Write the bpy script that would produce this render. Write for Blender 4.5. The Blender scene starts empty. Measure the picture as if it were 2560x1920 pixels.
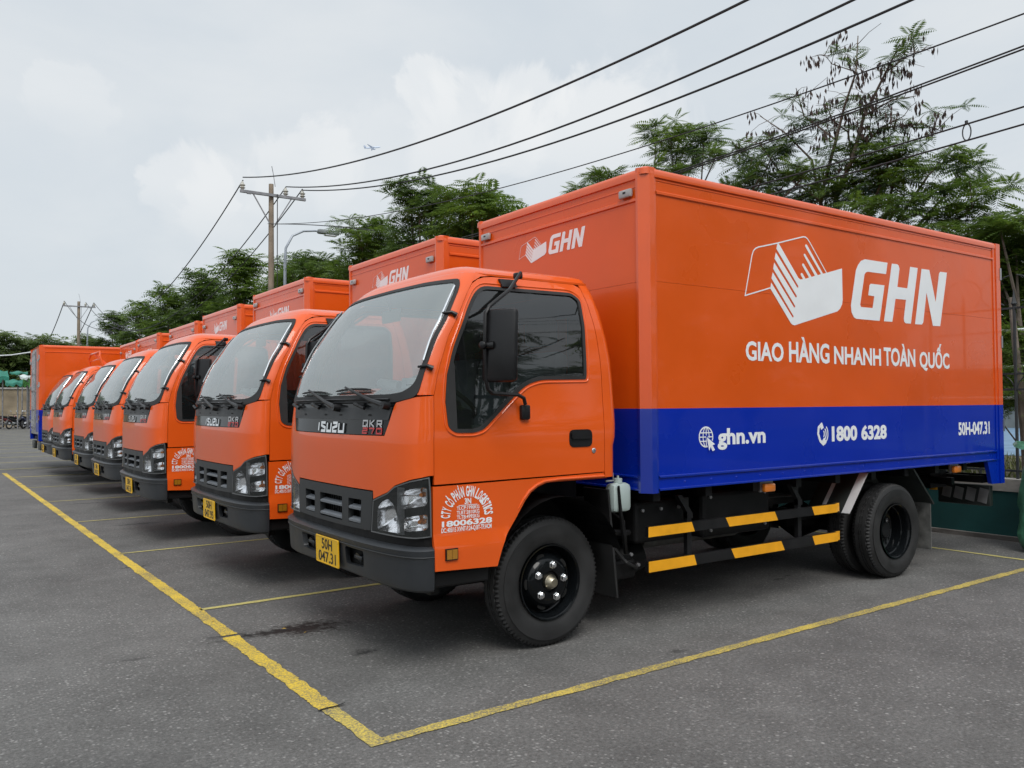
import bpy, bmesh, math, random
import numpy as np
from mathutils import Vector, Matrix
from mathutils.geometry import delaunay_2d_cdt

random.seed(4); RNG = np.random.default_rng(7)
C = bpy.context.scene.collection
sc = bpy.context.scene
PI = math.pi

# ------------------------------------------------------------------ camera
CAM = (-2.94305, -4.58616, 1.39008); YAW, PITCH, ROLL, FPX = 0.958322, 0.025837, -0.007008, 2076.03
cam = bpy.data.cameras.new('camera'); camo = bpy.data.objects.new('camera', cam); C.objects.link(camo)
cy, sy, cp, sp = math.cos(YAW), math.sin(YAW), math.cos(PITCH), math.sin(PITCH)
f_ = Vector((cy*cp, sy*cp, sp)); r_ = Vector((sy, -cy, 0)); u_ = r_.cross(f_)
cr, sr = math.cos(ROLL), math.sin(ROLL)
r2 = r_*cr + u_*sr; u2 = -r_*sr + u_*cr
M = Matrix((r2, u2, -f_)).transposed().to_4x4(); M.translation = Vector(CAM)
camo.matrix_world = M
cam.sensor_width = 36; cam.sensor_fit = 'HORIZONTAL'; cam.lens = FPX/2560*36
cam.clip_start = .05; cam.clip_end = 6000
sc.camera = camo

# ------------------------------------------------------------------ world, sun, exposure
def pxdir(px, py):
    return (f_ + r2*((px-1280)/FPX) - u2*((py-960)/FPX)).normalized()
SUN_EL, SUN_AZ = math.radians(52), math.atan2(-0.92, -0.40)     # sun stands behind the camera, veiled by cloud
w = bpy.data.worlds.new('World'); sc.world = w; w.use_nodes = True
nt = w.node_tree; N = nt.nodes; Lk = nt.links
for n in list(N): N.remove(n)
out = N.new('ShaderNodeOutputWorld'); bg = N.new('ShaderNodeBackground'); bg.inputs[1].default_value = .112
Lk.new(bg.outputs[0], out.inputs[0])
sky = N.new('ShaderNodeTexSky'); sky.sky_type = 'NISHITA'; sky.sun_disc = False
sky.sun_elevation = SUN_EL; sky.sun_rotation = PI/2 - SUN_AZ; sky.dust_density = 4; sky.air_density = 1.3
tc = N.new('ShaderNodeTexCoord')
def mth(op, a, b=None, c=None, clamp=False):
    n = N.new('ShaderNodeMath'); n.operation = op; n.use_clamp = clamp
    for i, v in enumerate((a, b, c)):
        if v is None: continue
        if isinstance(v, (int, float)): n.inputs[i].default_value = v
        else: Lk.new(v, n.inputs[i])
    return n.outputs[0]
def noise(scale, detail, rough, vec, dist=0.):
    n = N.new('ShaderNodeTexNoise'); n.inputs['Scale'].default_value = scale; n.inputs['Detail'].default_value = detail
    n.inputs['Roughness'].default_value = rough; n.inputs['Distortion'].default_value = dist; Lk.new(vec, n.inputs['Vector']); return n.outputs[0]
def mixc(fac, a, b):
    n = N.new('ShaderNodeMix'); n.data_type = 'RGBA'
    for s, v in ((0, fac), (6, a), (7, b)):
        if isinstance(v, (int, float)): n.inputs[s].default_value = v
        elif isinstance(v, tuple): n.inputs[s].default_value = (*v, 1)
        else: Lk.new(v, n.inputs[s])
    return n.outputs[2]
def sstep(v, lo, hi):
    n = N.new('ShaderNodeMapRange'); n.interpolation_type = 'SMOOTHSTEP'
    Lk.new(v, n.inputs[0]); n.inputs[1].default_value = lo; n.inputs[2].default_value = hi; return n.outputs[0]
vec = tc.outputs['Generated']
sep = N.new('ShaderNodeSeparateXYZ'); Lk.new(vec, sep.inputs[0])
mp = N.new('ShaderNodeMapping'); mp.inputs['Scale'].default_value = (1, 1, 2.2); Lk.new(vec, mp.inputs[0])
big = noise(2.3, 5, .55, mp.outputs[0], .4)
fine = noise(9, 6, .6, vec, .6)
veil = mixc(sstep(big, .30, .75), (5.05, 5.50, 5.90), (5.95, 6.2, 6.38))
col = mixc(.93, sky.outputs[0], veil)
for px, py, rr, amt in ((1060, 235, 95, .8), (1335, 250, 125, .85), (1200, 360, 190, .7), (1470, 330, 170, .7), (455, 475, 95, .7),
                        (790, 425, 150, .7), (560, 520, 110, .5), (190, 255, 85, .35), (1500, 420, 260, .6), (1010, 450, 260, .5)):
    d = pxdir(px, py)
    vd = N.new('ShaderNodeVectorMath'); vd.operation = 'DISTANCE'; Lk.new(vec, vd.inputs[0]); vd.inputs[1].default_value = d
    nn = mth('MULTIPLY_ADD', mth('SUBTRACT', fine, .5), -.16, vd.outputs['Value'])
    f = sstep(nn, rr/FPX*1.02, rr/FPX*.72)
    # puffs are crisp above and melt into the veil below
    below = sstep(sep.outputs[2], d.z-rr/FPX*1.1, d.z+rr/FPX*.3)
    col = mixc(mth('MULTIPLY', mth('MULTIPLY', f, below), amt*.62), col, (6.75, 6.85, 6.9))
# overcast layer is lit through from the sun side (behind the camera)
sd = Vector((math.cos(SUN_AZ)*math.cos(SUN_EL), math.sin(SUN_AZ)*math.cos(SUN_EL), math.sin(SUN_EL)))
dt = N.new('ShaderNodeVectorMath'); dt.operation = 'DOT_PRODUCT'; Lk.new(vec, dt.inputs[0]); dt.inputs[1].default_value = sd
glow = mth('MULTIPLY_ADD', mth('POWER', mth('MAXIMUM', dt.outputs['Value'], 0.), 2.5), .95, 1.)
vm = N.new('ShaderNodeVectorMath'); vm.operation = 'SCALE'; Lk.new(col, vm.inputs[0]); Lk.new(glow, vm.inputs['Scale'])
Lk.new(vm.outputs[0], bg.inputs[0])
sun = bpy.data.lights.new('sun', 'SUN'); sun.energy = 1.5; sun.angle = math.radians(28); sun.color = (1, .97, .93)
suno = bpy.data.objects.new('sun', sun); C.objects.link(suno)
suno.rotation_euler = (-sd).to_track_quat('-Z', 'Y').to_euler()
sc.view_settings.view_transform = 'Standard'; sc.view_settings.look = 'None'; sc.view_settings.gamma = 1
sc.view_settings.exposure = 0.24; sc.view_settings.use_curve_mapping = False
sc.render.engine = 'CYCLES'; sc.cycles.max_bounces = 9; sc.cycles.transparent_max_bounces = 24
sc.cycles.caustics_reflective = False; sc.cycles.caustics_refractive = False

# ------------------------------------------------------------------ materials
MATS = {}
def mat(name, base, rough=.5, metal=0., coat=0., spec=.5, var=None, bump=None, trans=0., emit=None, coord='Object'):
    m = bpy.data.materials.new(name); m.use_nodes = True; nt = m.node_tree; b = nt.nodes['Principled BSDF']
    b.inputs['Base Color'].default_value = (*base, 1); b.inputs['Roughness'].default_value = rough
    b.inputs['Metallic'].default_value = metal; b.inputs['Coat Weight'].default_value = coat
    b.inputs['Coat Roughness'].default_value = .04; b.inputs['Specular IOR Level'].default_value = spec
    tc = nt.nodes.new('ShaderNodeTexCoord')
    if var:                                                     # (scale, amount, rough amount)
        n = nt.nodes.new('ShaderNodeTexNoise'); n.inputs['Scale'].default_value = var[0]; n.inputs['Detail'].default_value = 5
        nt.links.new(tc.outputs[coord], n.inputs['Vector'])
        r = nt.nodes.new('ShaderNodeMapRange'); nt.links.new(n.outputs[0], r.inputs[0])
        r.inputs[1].default_value = .3; r.inputs[2].default_value = .7; r.inputs[3].default_value = 1-var[1]; r.inputs[4].default_value = 1+var[1]
        h = nt.nodes.new('ShaderNodeHueSaturation'); h.inputs['Color'].default_value = (*base, 1)
        nt.links.new(r.outputs[0], h.inputs['Value']); nt.links.new(h.outputs[0], b.inputs['Base Color'])
        if len(var) > 2:
            r2_ = nt.nodes.new('ShaderNodeMapRange'); nt.links.new(n.outputs[0], r2_.inputs[0])
            r2_.inputs[1].default_value = .35; r2_.inputs[2].default_value = .65
            r2_.inputs[3].default_value = rough-var[2]; r2_.inputs[4].default_value = rough+var[2]; nt.links.new(r2_.outputs[0], b.inputs['Roughness'])
    if bump:                                                    # (scale, strength, distance[, stretch])
        n = nt.nodes.new('ShaderNodeTexNoise'); n.inputs['Scale'].default_value = bump[0]; n.inputs['Detail'].default_value = 4
        v = tc.outputs[coord]
        if len(bump) > 3:
            mpn = nt.nodes.new('ShaderNodeMapping'); mpn.inputs['Scale'].default_value = bump[3]; nt.links.new(v, mpn.inputs[0]); v = mpn.outputs[0]
        nt.links.new(v, n.inputs['Vector'])
        bp = nt.nodes.new('ShaderNodeBump'); bp.inputs['Strength'].default_value = bump[1]; bp.inputs['Distance'].default_value = bump[2]
        nt.links.new(n.outputs[0], bp.inputs['Height']); nt.links.new(bp.outputs[0], b.inputs['Normal'])
    MATS[name] = m; return m
ORG = (.71, .095, .008)
mat('cab_paint', ORG, .36, spec=.25, coat=.6, var=(3, .03, .03), bump=(1.6, .12, .01))
mat('box_paint', (.66, .087, .004), .32, spec=.35, coat=.30, var=(1.5, .06, .07), bump=(1.5, .55, .016, (1, 1, 1.3)))
mat('box_trim', (.68, .090, .007), .36, spec=.45, coat=.6, var=(4, .05, .05), bump=(14, .2, .002))
mat('blue_trim', (.0, .020, .29), .26, spec=.5, coat=.9, var=(2, .05))
mat('blue_paint', (.0, .020, .34), .30, spec=.25, coat=.25, var=(1.5, .05, .06), bump=(1.3, .3, .01))
mat('vinyl', (.78, .80, .82), .4, var=(6, .03))
mat('red_vinyl', (.45, .02, .02), .35)
mat('silver_vinyl', (.45, .45, .46), .3, metal=.3)
mat('gloss_black', (.005, .006, .007), .10, coat=.05, spec=.2, var=(5, .2))
mat('satin_black', (.008, .008, .009), .38, spec=.35, var=(8, .25, .08))
mat('rubber', (.015, .015, .0155), .66, var=(7, .45, .08), bump=(60, .15, .001))
mat('grille_grey', (.021, .023, .025), .48, var=(9, .15, .05))
mat('bumper_grey', (.022, .025, .029), .40, var=(6, .12, .05), bump=(300, .06, .0006))
mat('slat_grey', (.15, .165, .185), .45, var=(9, .1))
mat('chassis', (.006, .006, .0065), .5, spec=.22, var=(6, .4, .12), bump=(30, .2, .002))
mat('void', (.004, .004, .004), .9)
mat('chrome', (.75, .76, .77), .12, metal=1., var=(12, .08))
mat('steel', (.45, .45, .46), .32, metal=1., var=(12, .2, .1))
mat('bare_metal', (.36, .36, .37), .38, metal=.7, var=(8, .2, .1))
mat('lamp_chrome', (.97, .97, .98), .13, metal=.92, bump=(55, .35, .004))
mat('bright_steel', (.93, .94, .95), .22, metal=.45, var=(12, .05))
mat('brass', (.46, .42, .32), .34, metal=1., var=(20, .15))
mat('seat', (.17, .19, .195), .8, var=(9, .12), bump=(120, .2, .001))
mat('dash', (.05, .055, .06), .6, var=(9, .12))
mat('headliner', (.24, .25, .24), .85)
mat('paper', (.86, .89, .90), .6, var=(9, .05))
mat('plate_yellow', (.74, .44, .015), .4, var=(12, .08, .05), bump=(30, .2, .001))
mat('plate_ink', (.012, .012, .012), .5)
mat('amber', (.62, .17, .012), .2, coat=1., bump=(60, .3, .002))
mat('amber_dark', (.34, .15, .01), .25, coat=1., bump=(60, .3, .002))
mat('bulb', (.7, .22, .03), .15, metal=.4)
mat('clear_plastic', (.55, .56, .57), .2, coat=.6, var=(40, .25), bump=(90, .5, .002))
mat('marker_plastic', (.33, .33, .33), .3, coat=.5, var=(30, .2), bump=(90, .5, .002))
mat('lamp_edge', (.10, .105, .11), .3, coat=.5)
mat('tank_plastic', (.40, .48, .46), .4, var=(8, .06, .05))
mat('guard_yellow', (.80, .36, .010), .38, var=(9, .1, .06))
mat('flap_grey', (.10, .10, .095), .75, var=(14, .45, .05), bump=(30, .4, .003))
mat('fender', (.018, .022, .021), .42, var=(7, .3, .1))
mat('reflector_red', (.25, .06, .03), .25, coat=1.)
mat('concrete_pole', (.22, .175, .13), .85, var=(3, .25), bump=(20, .4, .01))
mat('galv', (.24, .24, .25), .5, metal=.5, var=(5, .3, .1))
mat('porcelain', (.42, .41, .36), .3, coat=.5)
mat('wire', (.018, .019, .021), .55)
mat('lamp_pole', (.30, .33, .37), .45, metal=.3, var=(2, .15))
mat('bark', (.13, .105, .085), .9, var=(7, .35), bump=(25, .6, .01))
mat('pod', (.045, .028, .022), .8, var=(3, .4))
mat('wall_green', (.008, .068, .068), .7, var=(1.5, .35, .08), bump=(18, .25, .006))
mat('wall_cap', (.30, .29, .27), .85, var=(3, .3), bump=(25, .5, .01))
mat('wall_foot', (.16, .15, .14), .9, var=(4, .4), bump=(20, .6, .01))
mat('old_wall', (.27, .22, .15), .9, var=(.7, .4), bump=(9, .5, .02))
mat('iron', (.032, .036, .040), .55, var=(9, .3, .1))
mat('white_paint', (.62, .65, .66), .5, var=(4, .15))
mat('tarp_green', (.020, .17, .12), .55, var=(2, .25), bump=(7, .6, .05))
mat('tarp_lime', (.09, .32, .06), .55, var=(2, .25), bump=(7, .6, .05))
mat('tarp_white', (.5, .56, .55), .55, var=(2, .15), bump=(7, .6, .05))
mat('sack', (.055, .19, .115), .38, var=(7, .35, .1), bump=(9, .9, .03, (1, 1, .55)))
mat('court_blue', (.14, .23, .33), .8, var=(2, .2))
mat('shed_grey', (.20, .22, .22), .8, var=(2, .2))
mat('dirt', (.10, .085, .055), .95, var=(.8, .4), bump=(9, .6, .03))
mat('moto_black', (.012, .012, .015), .3, coat=.6)
mat('moto_red', (.18, .02, .02), .3, coat=.8)
mat('moto_blue', (.02, .03, .12), .3, coat=.8)
mat('plane_white', (.50, .56, .66), .4)
mat('plane_grey', (.33, .38, .48), .4)
mat('leaf_yellow', (.42, .26, .02), .7)

def foliage(name, dark, lite, trans=.35):
    m = bpy.data.materials.new(name); m.use_nodes = True; nt = m.node_tree; b = nt.nodes['Principled BSDF']
    g = nt.nodes.new('ShaderNodeNewGeometry'); cr_ = nt.nodes.new('ShaderNodeValToRGB')
    cr_.color_ramp.elements[0].color = (*dark, 1); cr_.color_ramp.elements[1].color = (*lite, 1)
    e = cr_.color_ramp.elements.new(.65); e.color = (*[(a*.65+b_*.35) for a, b_ in zip(dark, lite)], 1)
    tc = nt.nodes.new('ShaderNodeTexCoord'); n = nt.nodes.new('ShaderNodeTexNoise'); n.inputs['Scale'].default_value = .9
    nt.links.new(tc.outputs['Object'], n.inputs['Vector'])
    ad = nt.nodes.new('ShaderNodeMath'); ad.operation = 'MULTIPLY_ADD'; nt.links.new(g.outputs['Random Per Island'], ad.inputs[0]); ad.inputs[1].default_value = .55
    mr = nt.nodes.new('ShaderNodeMapRange'); nt.links.new(n.outputs[0], mr.inputs[0]); mr.inputs[1].default_value = .3; mr.inputs[2].default_value = .7; mr.inputs[4].default_value = .5
    nt.links.new(mr.outputs[0], ad.inputs[2]); nt.links.new(ad.outputs[0], cr_.inputs[0])
    nt.links.new(cr_.outputs[0], b.inputs['Base Color']); b.inputs['Roughness'].default_value = .5
    t = nt.nodes.new('ShaderNodeBsdfTranslucent'); nt.links.new(cr_.outputs[0], t.inputs[0])
    mx = nt.nodes.new('ShaderNodeMixShader'); mx.inputs[0].default_value = trans
    nt.links.new(b.outputs[0], mx.inputs[1]); nt.links.new(t.outputs[0], mx.inputs[2])
    nt.links.new(mx.outputs[0], nt.nodes['Material Output'].inputs[0]); MATS[name] = m
foliage('leaf_mid', (.055, .105, .018), (.22, .32, .045), .48)
foliage('leaf_dark', (.040, .078, .017), (.155, .235, .040), .48)
foliage('leaf_far', (.075, .120, .032), (.20, .27, .080), .45)
foliage('grass_mat', (.07, .09, .02), (.20, .22, .06), .2)

def glass(name, tint, ior, sheen, sheen_col=(.55, .62, .62)):
    m = bpy.data.materials.new(name); m.use_nodes = True; nt = m.node_tree; nt.nodes.remove(nt.nodes['Principled BSDF'])
    t = nt.nodes.new('ShaderNodeBsdfTransparent'); t.inputs[0].default_value = (*tint, 1)
    g = nt.nodes.new('ShaderNodeBsdfGlossy'); g.inputs['Roughness'].default_value = .015; g.inputs[0].default_value = (1, 1, 1, 1)
    d = nt.nodes.new('ShaderNodeBsdfDiffuse'); d.inputs[0].default_value = (*sheen_col, 1)  # pale diffuse layer, paints a sky reflection into the glass colour
    f = nt.nodes.new('ShaderNodeFresnel'); f.inputs[0].default_value = ior
    m1 = nt.nodes.new('ShaderNodeMixShader'); m1.inputs[0].default_value = sheen
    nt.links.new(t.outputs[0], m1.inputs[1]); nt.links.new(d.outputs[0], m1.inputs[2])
    m2 = nt.nodes.new('ShaderNodeMixShader'); nt.links.new(f.outputs[0], m2.inputs[0])
    nt.links.new(m1.outputs[0], m2.inputs[1]); nt.links.new(g.outputs[0], m2.inputs[2])
    nt.links.new(m2.outputs[0], nt.nodes['Material Output'].inputs[0]); MATS[name] = m
glass('windshield_glass', (.86, .91, .90), 2.65, .21, (.68, .80, .80))  # large milky share stands in for sky mirrored in the windshield
glass('door_glass', (.42, .47, .48), 1.7, .01)
glass('lens_glass', (.93, .94, .95), 1.5, .02)

def asphalt():
    m = bpy.data.materials.new('asphalt'); m.use_nodes = True; nt = m.node_tree; b = nt.nodes['Principled BSDF']; L = nt.links.new
    tc = nt.nodes.new('ShaderNodeTexCoord'); P = tc.outputs['Object']
    def no(s, d, r=.6):
        n = nt.nodes.new('ShaderNodeTexNoise'); n.inputs['Scale'].default_value = s; n.inputs['Detail'].default_value = d; n.inputs['Roughness'].default_value = r
        L(P, n.inputs['Vector']); return n.outputs[0]
    def vo(s):
        n = nt.nodes.new('ShaderNodeTexVoronoi'); n.inputs['Scale'].default_value = s; L(P, n.inputs['Vector']); return n
    def mr(v, a, b_, c, d):
        n = nt.nodes.new('ShaderNodeMapRange'); L(v, n.inputs[0])
        for i, k in enumerate((a, b_, c, d)): n.inputs[i+1].default_value = k
        return n.outputs[0]
    def mu(a, b_, op='MULTIPLY'):
        n = nt.nodes.new('ShaderNodeMath'); n.operation = op
        for i, k in enumerate((a, b_)):
            if isinstance(k, (int, float)): n.inputs[i].default_value = k
            else: L(k, n.inputs[i])
        return n.outputs[0]
    large = mr(no(.45, 5), .3, .7, .78, 1.16); mid = mr(no(2.7, 6, .65), .3, .7, .82, 1.18); gr = mu(mr(no(55, 5, .75), .3, .7, .55, 1.5), mr(no(170, 3, .7), .3, .7, .75, 1.25))
    v = vo(62); sepc = nt.nodes.new('ShaderNodeSeparateColor'); L(v.outputs['Color'], sepc.inputs[0])
    stone = mr(sepc.outputs[0], .66, 1., 0, 1.); edge = mr(v.outputs['Distance'], .25, .5, 1, 0)
    fl = mu(stone, edge)
    v2 = vo(38); s2 = nt.nodes.new('ShaderNodeSeparateColor'); L(v2.outputs['Color'], s2.inputs[0])
    fl2 = mu(mr(s2.outputs[1], .90, 1., 0, 1.4), mr(v2.outputs['Distance'], .15, .4, 1, 0))
    patch = mr(no(1.1, 3), .35, .65, .55, 1.15)
    flk = mu(mu(fl, fl2, 'ADD'), patch)
    val = mu(mu(mu(large, mid), gr), .116)
    val = mu(val, mu(flk, .16), 'ADD')
    cc = nt.nodes.new('ShaderNodeCombineColor')
    L(mu(val, 1.02), cc.inputs[0]); L(mu(val, 1.0), cc.inputs[1]); L(mu(val, .965), cc.inputs[2])
    # oil stains, each with a shape of its own
    colr = cc.outputs[0]
    for (x, y, rx, ry, dk, c) in ((-1.17, .50, .30, .060, .92, (.010, .008, .007)), (-.98, .47, .22, .15, .92, (.013, .007, .006)), (-.91, -.22, .075, .05, .85, (.014, .014, .014)),
                               (.52, -1.26, .06, .03, .6, (.02, .02, .02)), (-2.0, .41, .10, .03, .45, (.025, .025, .025)), (-1.45, 3.3, .12, .05, .6, (.02, .02, .02)),
                               (-2.55, -1.2, .5, .35, .35, (.05, .05, .05)), (-2.1, -2.0, .35, .2, .3, (.05, .05, .05)), (2.58, -.38, .06, .025, .7, (.015, .015, .015)), (2.75, -.34, .05, .02, .7, (.015, .015, .015)),
                               (-.9, 6.2, .3, .06, .6, (.02, .02, .02)), (-1.0, 9.0, .3, .06, .6, (.02, .02, .02)), (3.2, -.6, .5, .2, .25, (.03, .03, .03))):
        mp = nt.nodes.new('ShaderNodeMapping'); mp.vector_type = 'POINT'; mp.inputs['Location'].default_value = (-x/rx, -y/ry, 0); mp.inputs['Scale'].default_value = (1/rx, 1/ry, 0)
        L(P, mp.inputs[0]); ln = nt.nodes.new('ShaderNodeVectorMath'); ln.operation = 'LENGTH'; L(mp.outputs[0], ln.inputs[0])
        d = mu(ln.outputs['Value'], mr(no(22, 5, .7), .3, .7, -.75, .75), 'ADD')
        f = mr(d, 1.25, .45, 0, dk)
        mx = nt.nodes.new('ShaderNodeMix'); mx.data_type = 'RGBA'; L(f, mx.inputs[0]); L(colr, mx.inputs[6]); mx.inputs[7].default_value = (*c, 1); colr = mx.outputs[2]
    L(colr, b.inputs['Base Color'])
    b.inputs['Roughness'].default_value = .82; b.inputs['Specular IOR Level'].default_value = .35
    bp = nt.nodes.new('ShaderNodeBump'); bp.inputs['Strength'].default_value = .6; bp.inputs['Distance'].default_value = .004
    L(mu(no(95, 4, .75), mu(flk, .3), 'ADD'), bp.inputs['Height']); L(bp.outputs[0], b.inputs['Normal']); MATS['asphalt'] = m
asphalt()
def linepaint(name, col, wear):
    m = bpy.data.materials.new(name); m.use_nodes = True; nt = m.node_tree; b = nt.nodes['Principled BSDF']; L = nt.links.new
    tc = nt.nodes.new('ShaderNodeTexCoord'); P = tc.outputs['Object']
    n = nt.nodes.new('ShaderNodeTexNoise'); n.inputs['Scale'].default_value = 110; n.inputs['Detail'].default_value = 4; n.inputs['Roughness'].default_value = .75; L(P, n.inputs['Vector'])
    n2 = nt.nodes.new('ShaderNodeTexNoise'); n2.inputs['Scale'].default_value = 3; n2.inputs['Detail'].default_value = 3; L(P, n2.inputs['Vector'])
    a = nt.nodes.new('ShaderNodeMath'); a.operation = 'MULTIPLY_ADD'; L(n2.outputs[0], a.inputs[0]); a.inputs[1].default_value = .35; L(n.outputs[0], a.inputs[2])
    r = nt.nodes.new('ShaderNodeMapRange'); L(a.outputs[0], r.inputs[0]); r.inputs[1].default_value = 1.0-wear-.12; r.inputs[2].default_value = 1.0-wear+.12
    mx = nt.nodes.new('ShaderNodeMix'); mx.data_type = 'RGBA'; L(r.outputs[0], mx.inputs[0]); mx.inputs[6].default_value = (*col, 1); mx.inputs[7].default_value = (.13, .125, .105, 1)
    L(mx.outputs[2], b.inputs['Base Color']); b.inputs['Roughness'].default_value = .75
    bp = nt.nodes.new('ShaderNodeBump'); bp.inputs['Strength'].default_value = .5; bp.inputs['Distance'].default_value = .003; L(n.outputs[0], bp.inputs['Height']); L(bp.outputs[0], b.inputs['Normal'])
    MATS[name] = m
linepaint('line_bright', (.74, .52, .045), .28)
linepaint('line_worn', (.64, .49, .085), .33)
linepaint('line_thin', (.50, .44, .15), .22)

# ------------------------------------------------------------------ mesh helpers
class MB:
    def __init__(s): s.v = []; s.f = []
    def add(s, vs, fs):
        o = len(s.v); s.v += [tuple(map(float, v)) for v in vs]; s.f += [tuple(i+o for i in f) for f in fs]; return s
    def box(s, x0, x1, y0, y1, z0, z1, rot=None, piv=None):
        vs = [Vector((x, y, z)) for x in (x0, x1) for y in (y0, y1) for z in (z0, z1)]
        if rot is not None:
            p = Vector(piv) if piv is not None else Vector(((x0+x1)/2, (y0+y1)/2, (z0+z1)/2)); vs = [rot @ (v-p)+p for v in vs]
        return s.add(vs, [(0, 1, 3, 2), (4, 6, 7, 5), (0, 4, 5, 1), (2, 3, 7, 6), (0, 2, 6, 4), (1, 5, 7, 3)])
    def bbox(s, x0, x1, y0, y1, z0, z1, b=.01):
        # box with chamfered edges (bevel b)
        bm = bmesh.new(); bmesh.ops.create_cube(bm, size=1)
        for v in bm.verts: v.co = Vector(((x0+x1)/2+v.co.x*(x1-x0), (y0+y1)/2+v.co.y*(y1-y0), (z0+z1)/2+v.co.z*(z1-z0)))
        bmesh.ops.bevel(bm, geom=list(bm.edges), offset=b, segments=2, profile=.5, affect='EDGES', clamp_overlap=True)
        bm.verts.ensure_lookup_table(); s.add([v.co for v in bm.verts], [[v.index for v in f.verts] for f in bm.faces]); bm.free(); return s
    def tube(s, pts, r, n=8, cap=True):
        pts = [Vector(p) for p in pts]; rs = r if isinstance(r, (list, tuple)) else [r]*len(pts); o = len(s.v); prev = None
        for i, p in enumerate(pts):
            t = (pts[min(i+1, len(pts)-1)]-pts[max(i-1, 0)]).normalized()
            if prev is None: a = t.orthogonal().normalized()
            else: a = (prev - t*prev.dot(t)).normalized()
            prev = a; b = t.cross(a)
            for k in range(n):
                an = 2*PI*k/n; q = p+(a*math.cos(an)+b*math.sin(an))*rs[i]; s.v.append(tuple(q))
        for i in range(len(pts)-1):
            for k in range(n):
                k2 = (k+1) % n; s.f.append((o+i*n+k, o+i*n+k2, o+(i+1)*n+k2, o+(i+1)*n+k))
        if cap: s.f.append(tuple(o+k for k in range(n))[::-1]); s.f.append(tuple(o+(len(pts)-1)*n+k for k in range(n)))
        return s
    def lathe(s, prof, n=48, cen=(0, 0, 0), axis='Y', mod=None, cap=False):
        # prof: list of (h, r); revolved about an axis through cen
        o = len(s.v)
        for k in range(n):
            a = 2*PI*k/n
            for i, (h, r) in enumerate(prof):
                if mod: h, r = mod(k, i, h, r)
                x, z = r*math.sin(a), r*math.cos(a)
                p = (x, h, z) if axis == 'Y' else ((h, x, z) if axis == 'X' else (x, z, h))
                s.v.append((p[0]+cen[0], p[1]+cen[1], p[2]+cen[2]))
        m = len(prof)
        for k in range(n):
            k2 = (k+1) % n
            for i in range(m-1): s.f.append((o+k*m+i, o+k*m+i+1, o+k2*m+i+1, o+k2*m+i))
        return s
    def prism(s, poly, fn, d0, d1):
        # poly: 2-D outline (CCW or CW), fn(u,v,d)->xyz ; solid between depths d0 (back) and d1 (front)
        n = len(poly); tri = cdt(poly, [])
        o = len(s.v)
        for d in (d1, d0): s.v += [tuple(fn(u, v, d)) for u, v in poly]
        vs, ts = tri
        idx = []
        for (a, b) in vs:
            j = min(range(n), key=lambda q: (poly[q][0]-a)**2+(poly[q][1]-b)**2); idx.append(j)
        for t in ts: s.f.append(tuple(o+idx[i] for i in t)); s.f.append(tuple(o+n+idx[i] for i in t[::-1]))
        for i in range(n): s.f.append((o+i, o+(i+1) % n, o+n+(i+1) % n, o+n+i))
        return s
    def build(s, name, m, parent=None, smooth=False, recalc=True, sharp=None):
        me = bpy.data.meshes.new(name); me.from_pydata(s.v, [], s.f); me.materials.append(MATS[m] if isinstance(m, str) else m)
        if recalc:
            bm = bmesh.new(); bm.from_mesh(me); bmesh.ops.recalc_face_normals(bm, faces=bm.faces); bm.to_mesh(me); bm.free()
        if smooth:
            me.polygons.foreach_set('use_smooth', [True]*len(me.polygons))
            me.set_sharp_from_angle(angle=math.radians(sharp or 40))
        o = bpy.data.objects.new(name, me); C.objects.link(o)
        if parent is not None: o.parent = parent
        return o
def empty(name, loc=(0, 0, 0), rz=0.):
    o = bpy.data.objects.new(name, None); C.objects.link(o); o.location = loc; o.rotation_euler = (0, 0, rz); o.empty_display_size = .2; return o
def tag(o, label=None, cat=None, group=None, kind=None):
    if label: o['label'] = label
    if cat: o['category'] = cat
    if group: o['group'] = group
    if kind: o['kind'] = kind
    return o
def inpoly(x, y, P):
    c = False; j = len(P)-1
    for i in range(len(P)):
        (xi, yi), (xj, yj) = P[i], P[j]
        if (yi > y) != (yj > y) and x < (xj-xi)*(y-yi)/(yj-yi)+xi: c = not c
        j = i
    return c
def cdt(outer, holes, grid=None):
    pts = [Vector(p) for p in outer]; edges = [(i, (i+1) % len(outer)) for i in range(len(outer))]
    for h in holes:
        o = len(pts); pts += [Vector(p) for p in h]; edges += [(o+i, o+(i+1) % len(h)) for i in range(len(h))]
    if grid: pts += [Vector(p) for p in grid]
    vs, es, fs, *_ = delaunay_2d_cdt(pts, edges, [], 0, 1e-6)
    keep = []
    for f in fs:
        cx = sum(vs[i][0] for i in f)/3; cy_ = sum(vs[i][1] for i in f)/3
        if inpoly(cx, cy_, outer) and not any(inpoly(cx, cy_, h) for h in holes): keep.append(tuple(f))
    return [tuple(v) for v in vs], keep
def dens(P, step, closed=True):
    o = []; n = len(P)
    for i in range(n if closed else n-1):
        a, b = P[i], P[(i+1) % n]; L = math.hypot(b[0]-a[0], b[1]-a[1]); k = max(1, math.ceil(L/step))
        o += [(a[0]+(b[0]-a[0])*j/k, a[1]+(b[1]-a[1])*j/k) for j in range(k)]
    if not closed: o.append(P[-1])
    return o
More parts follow.
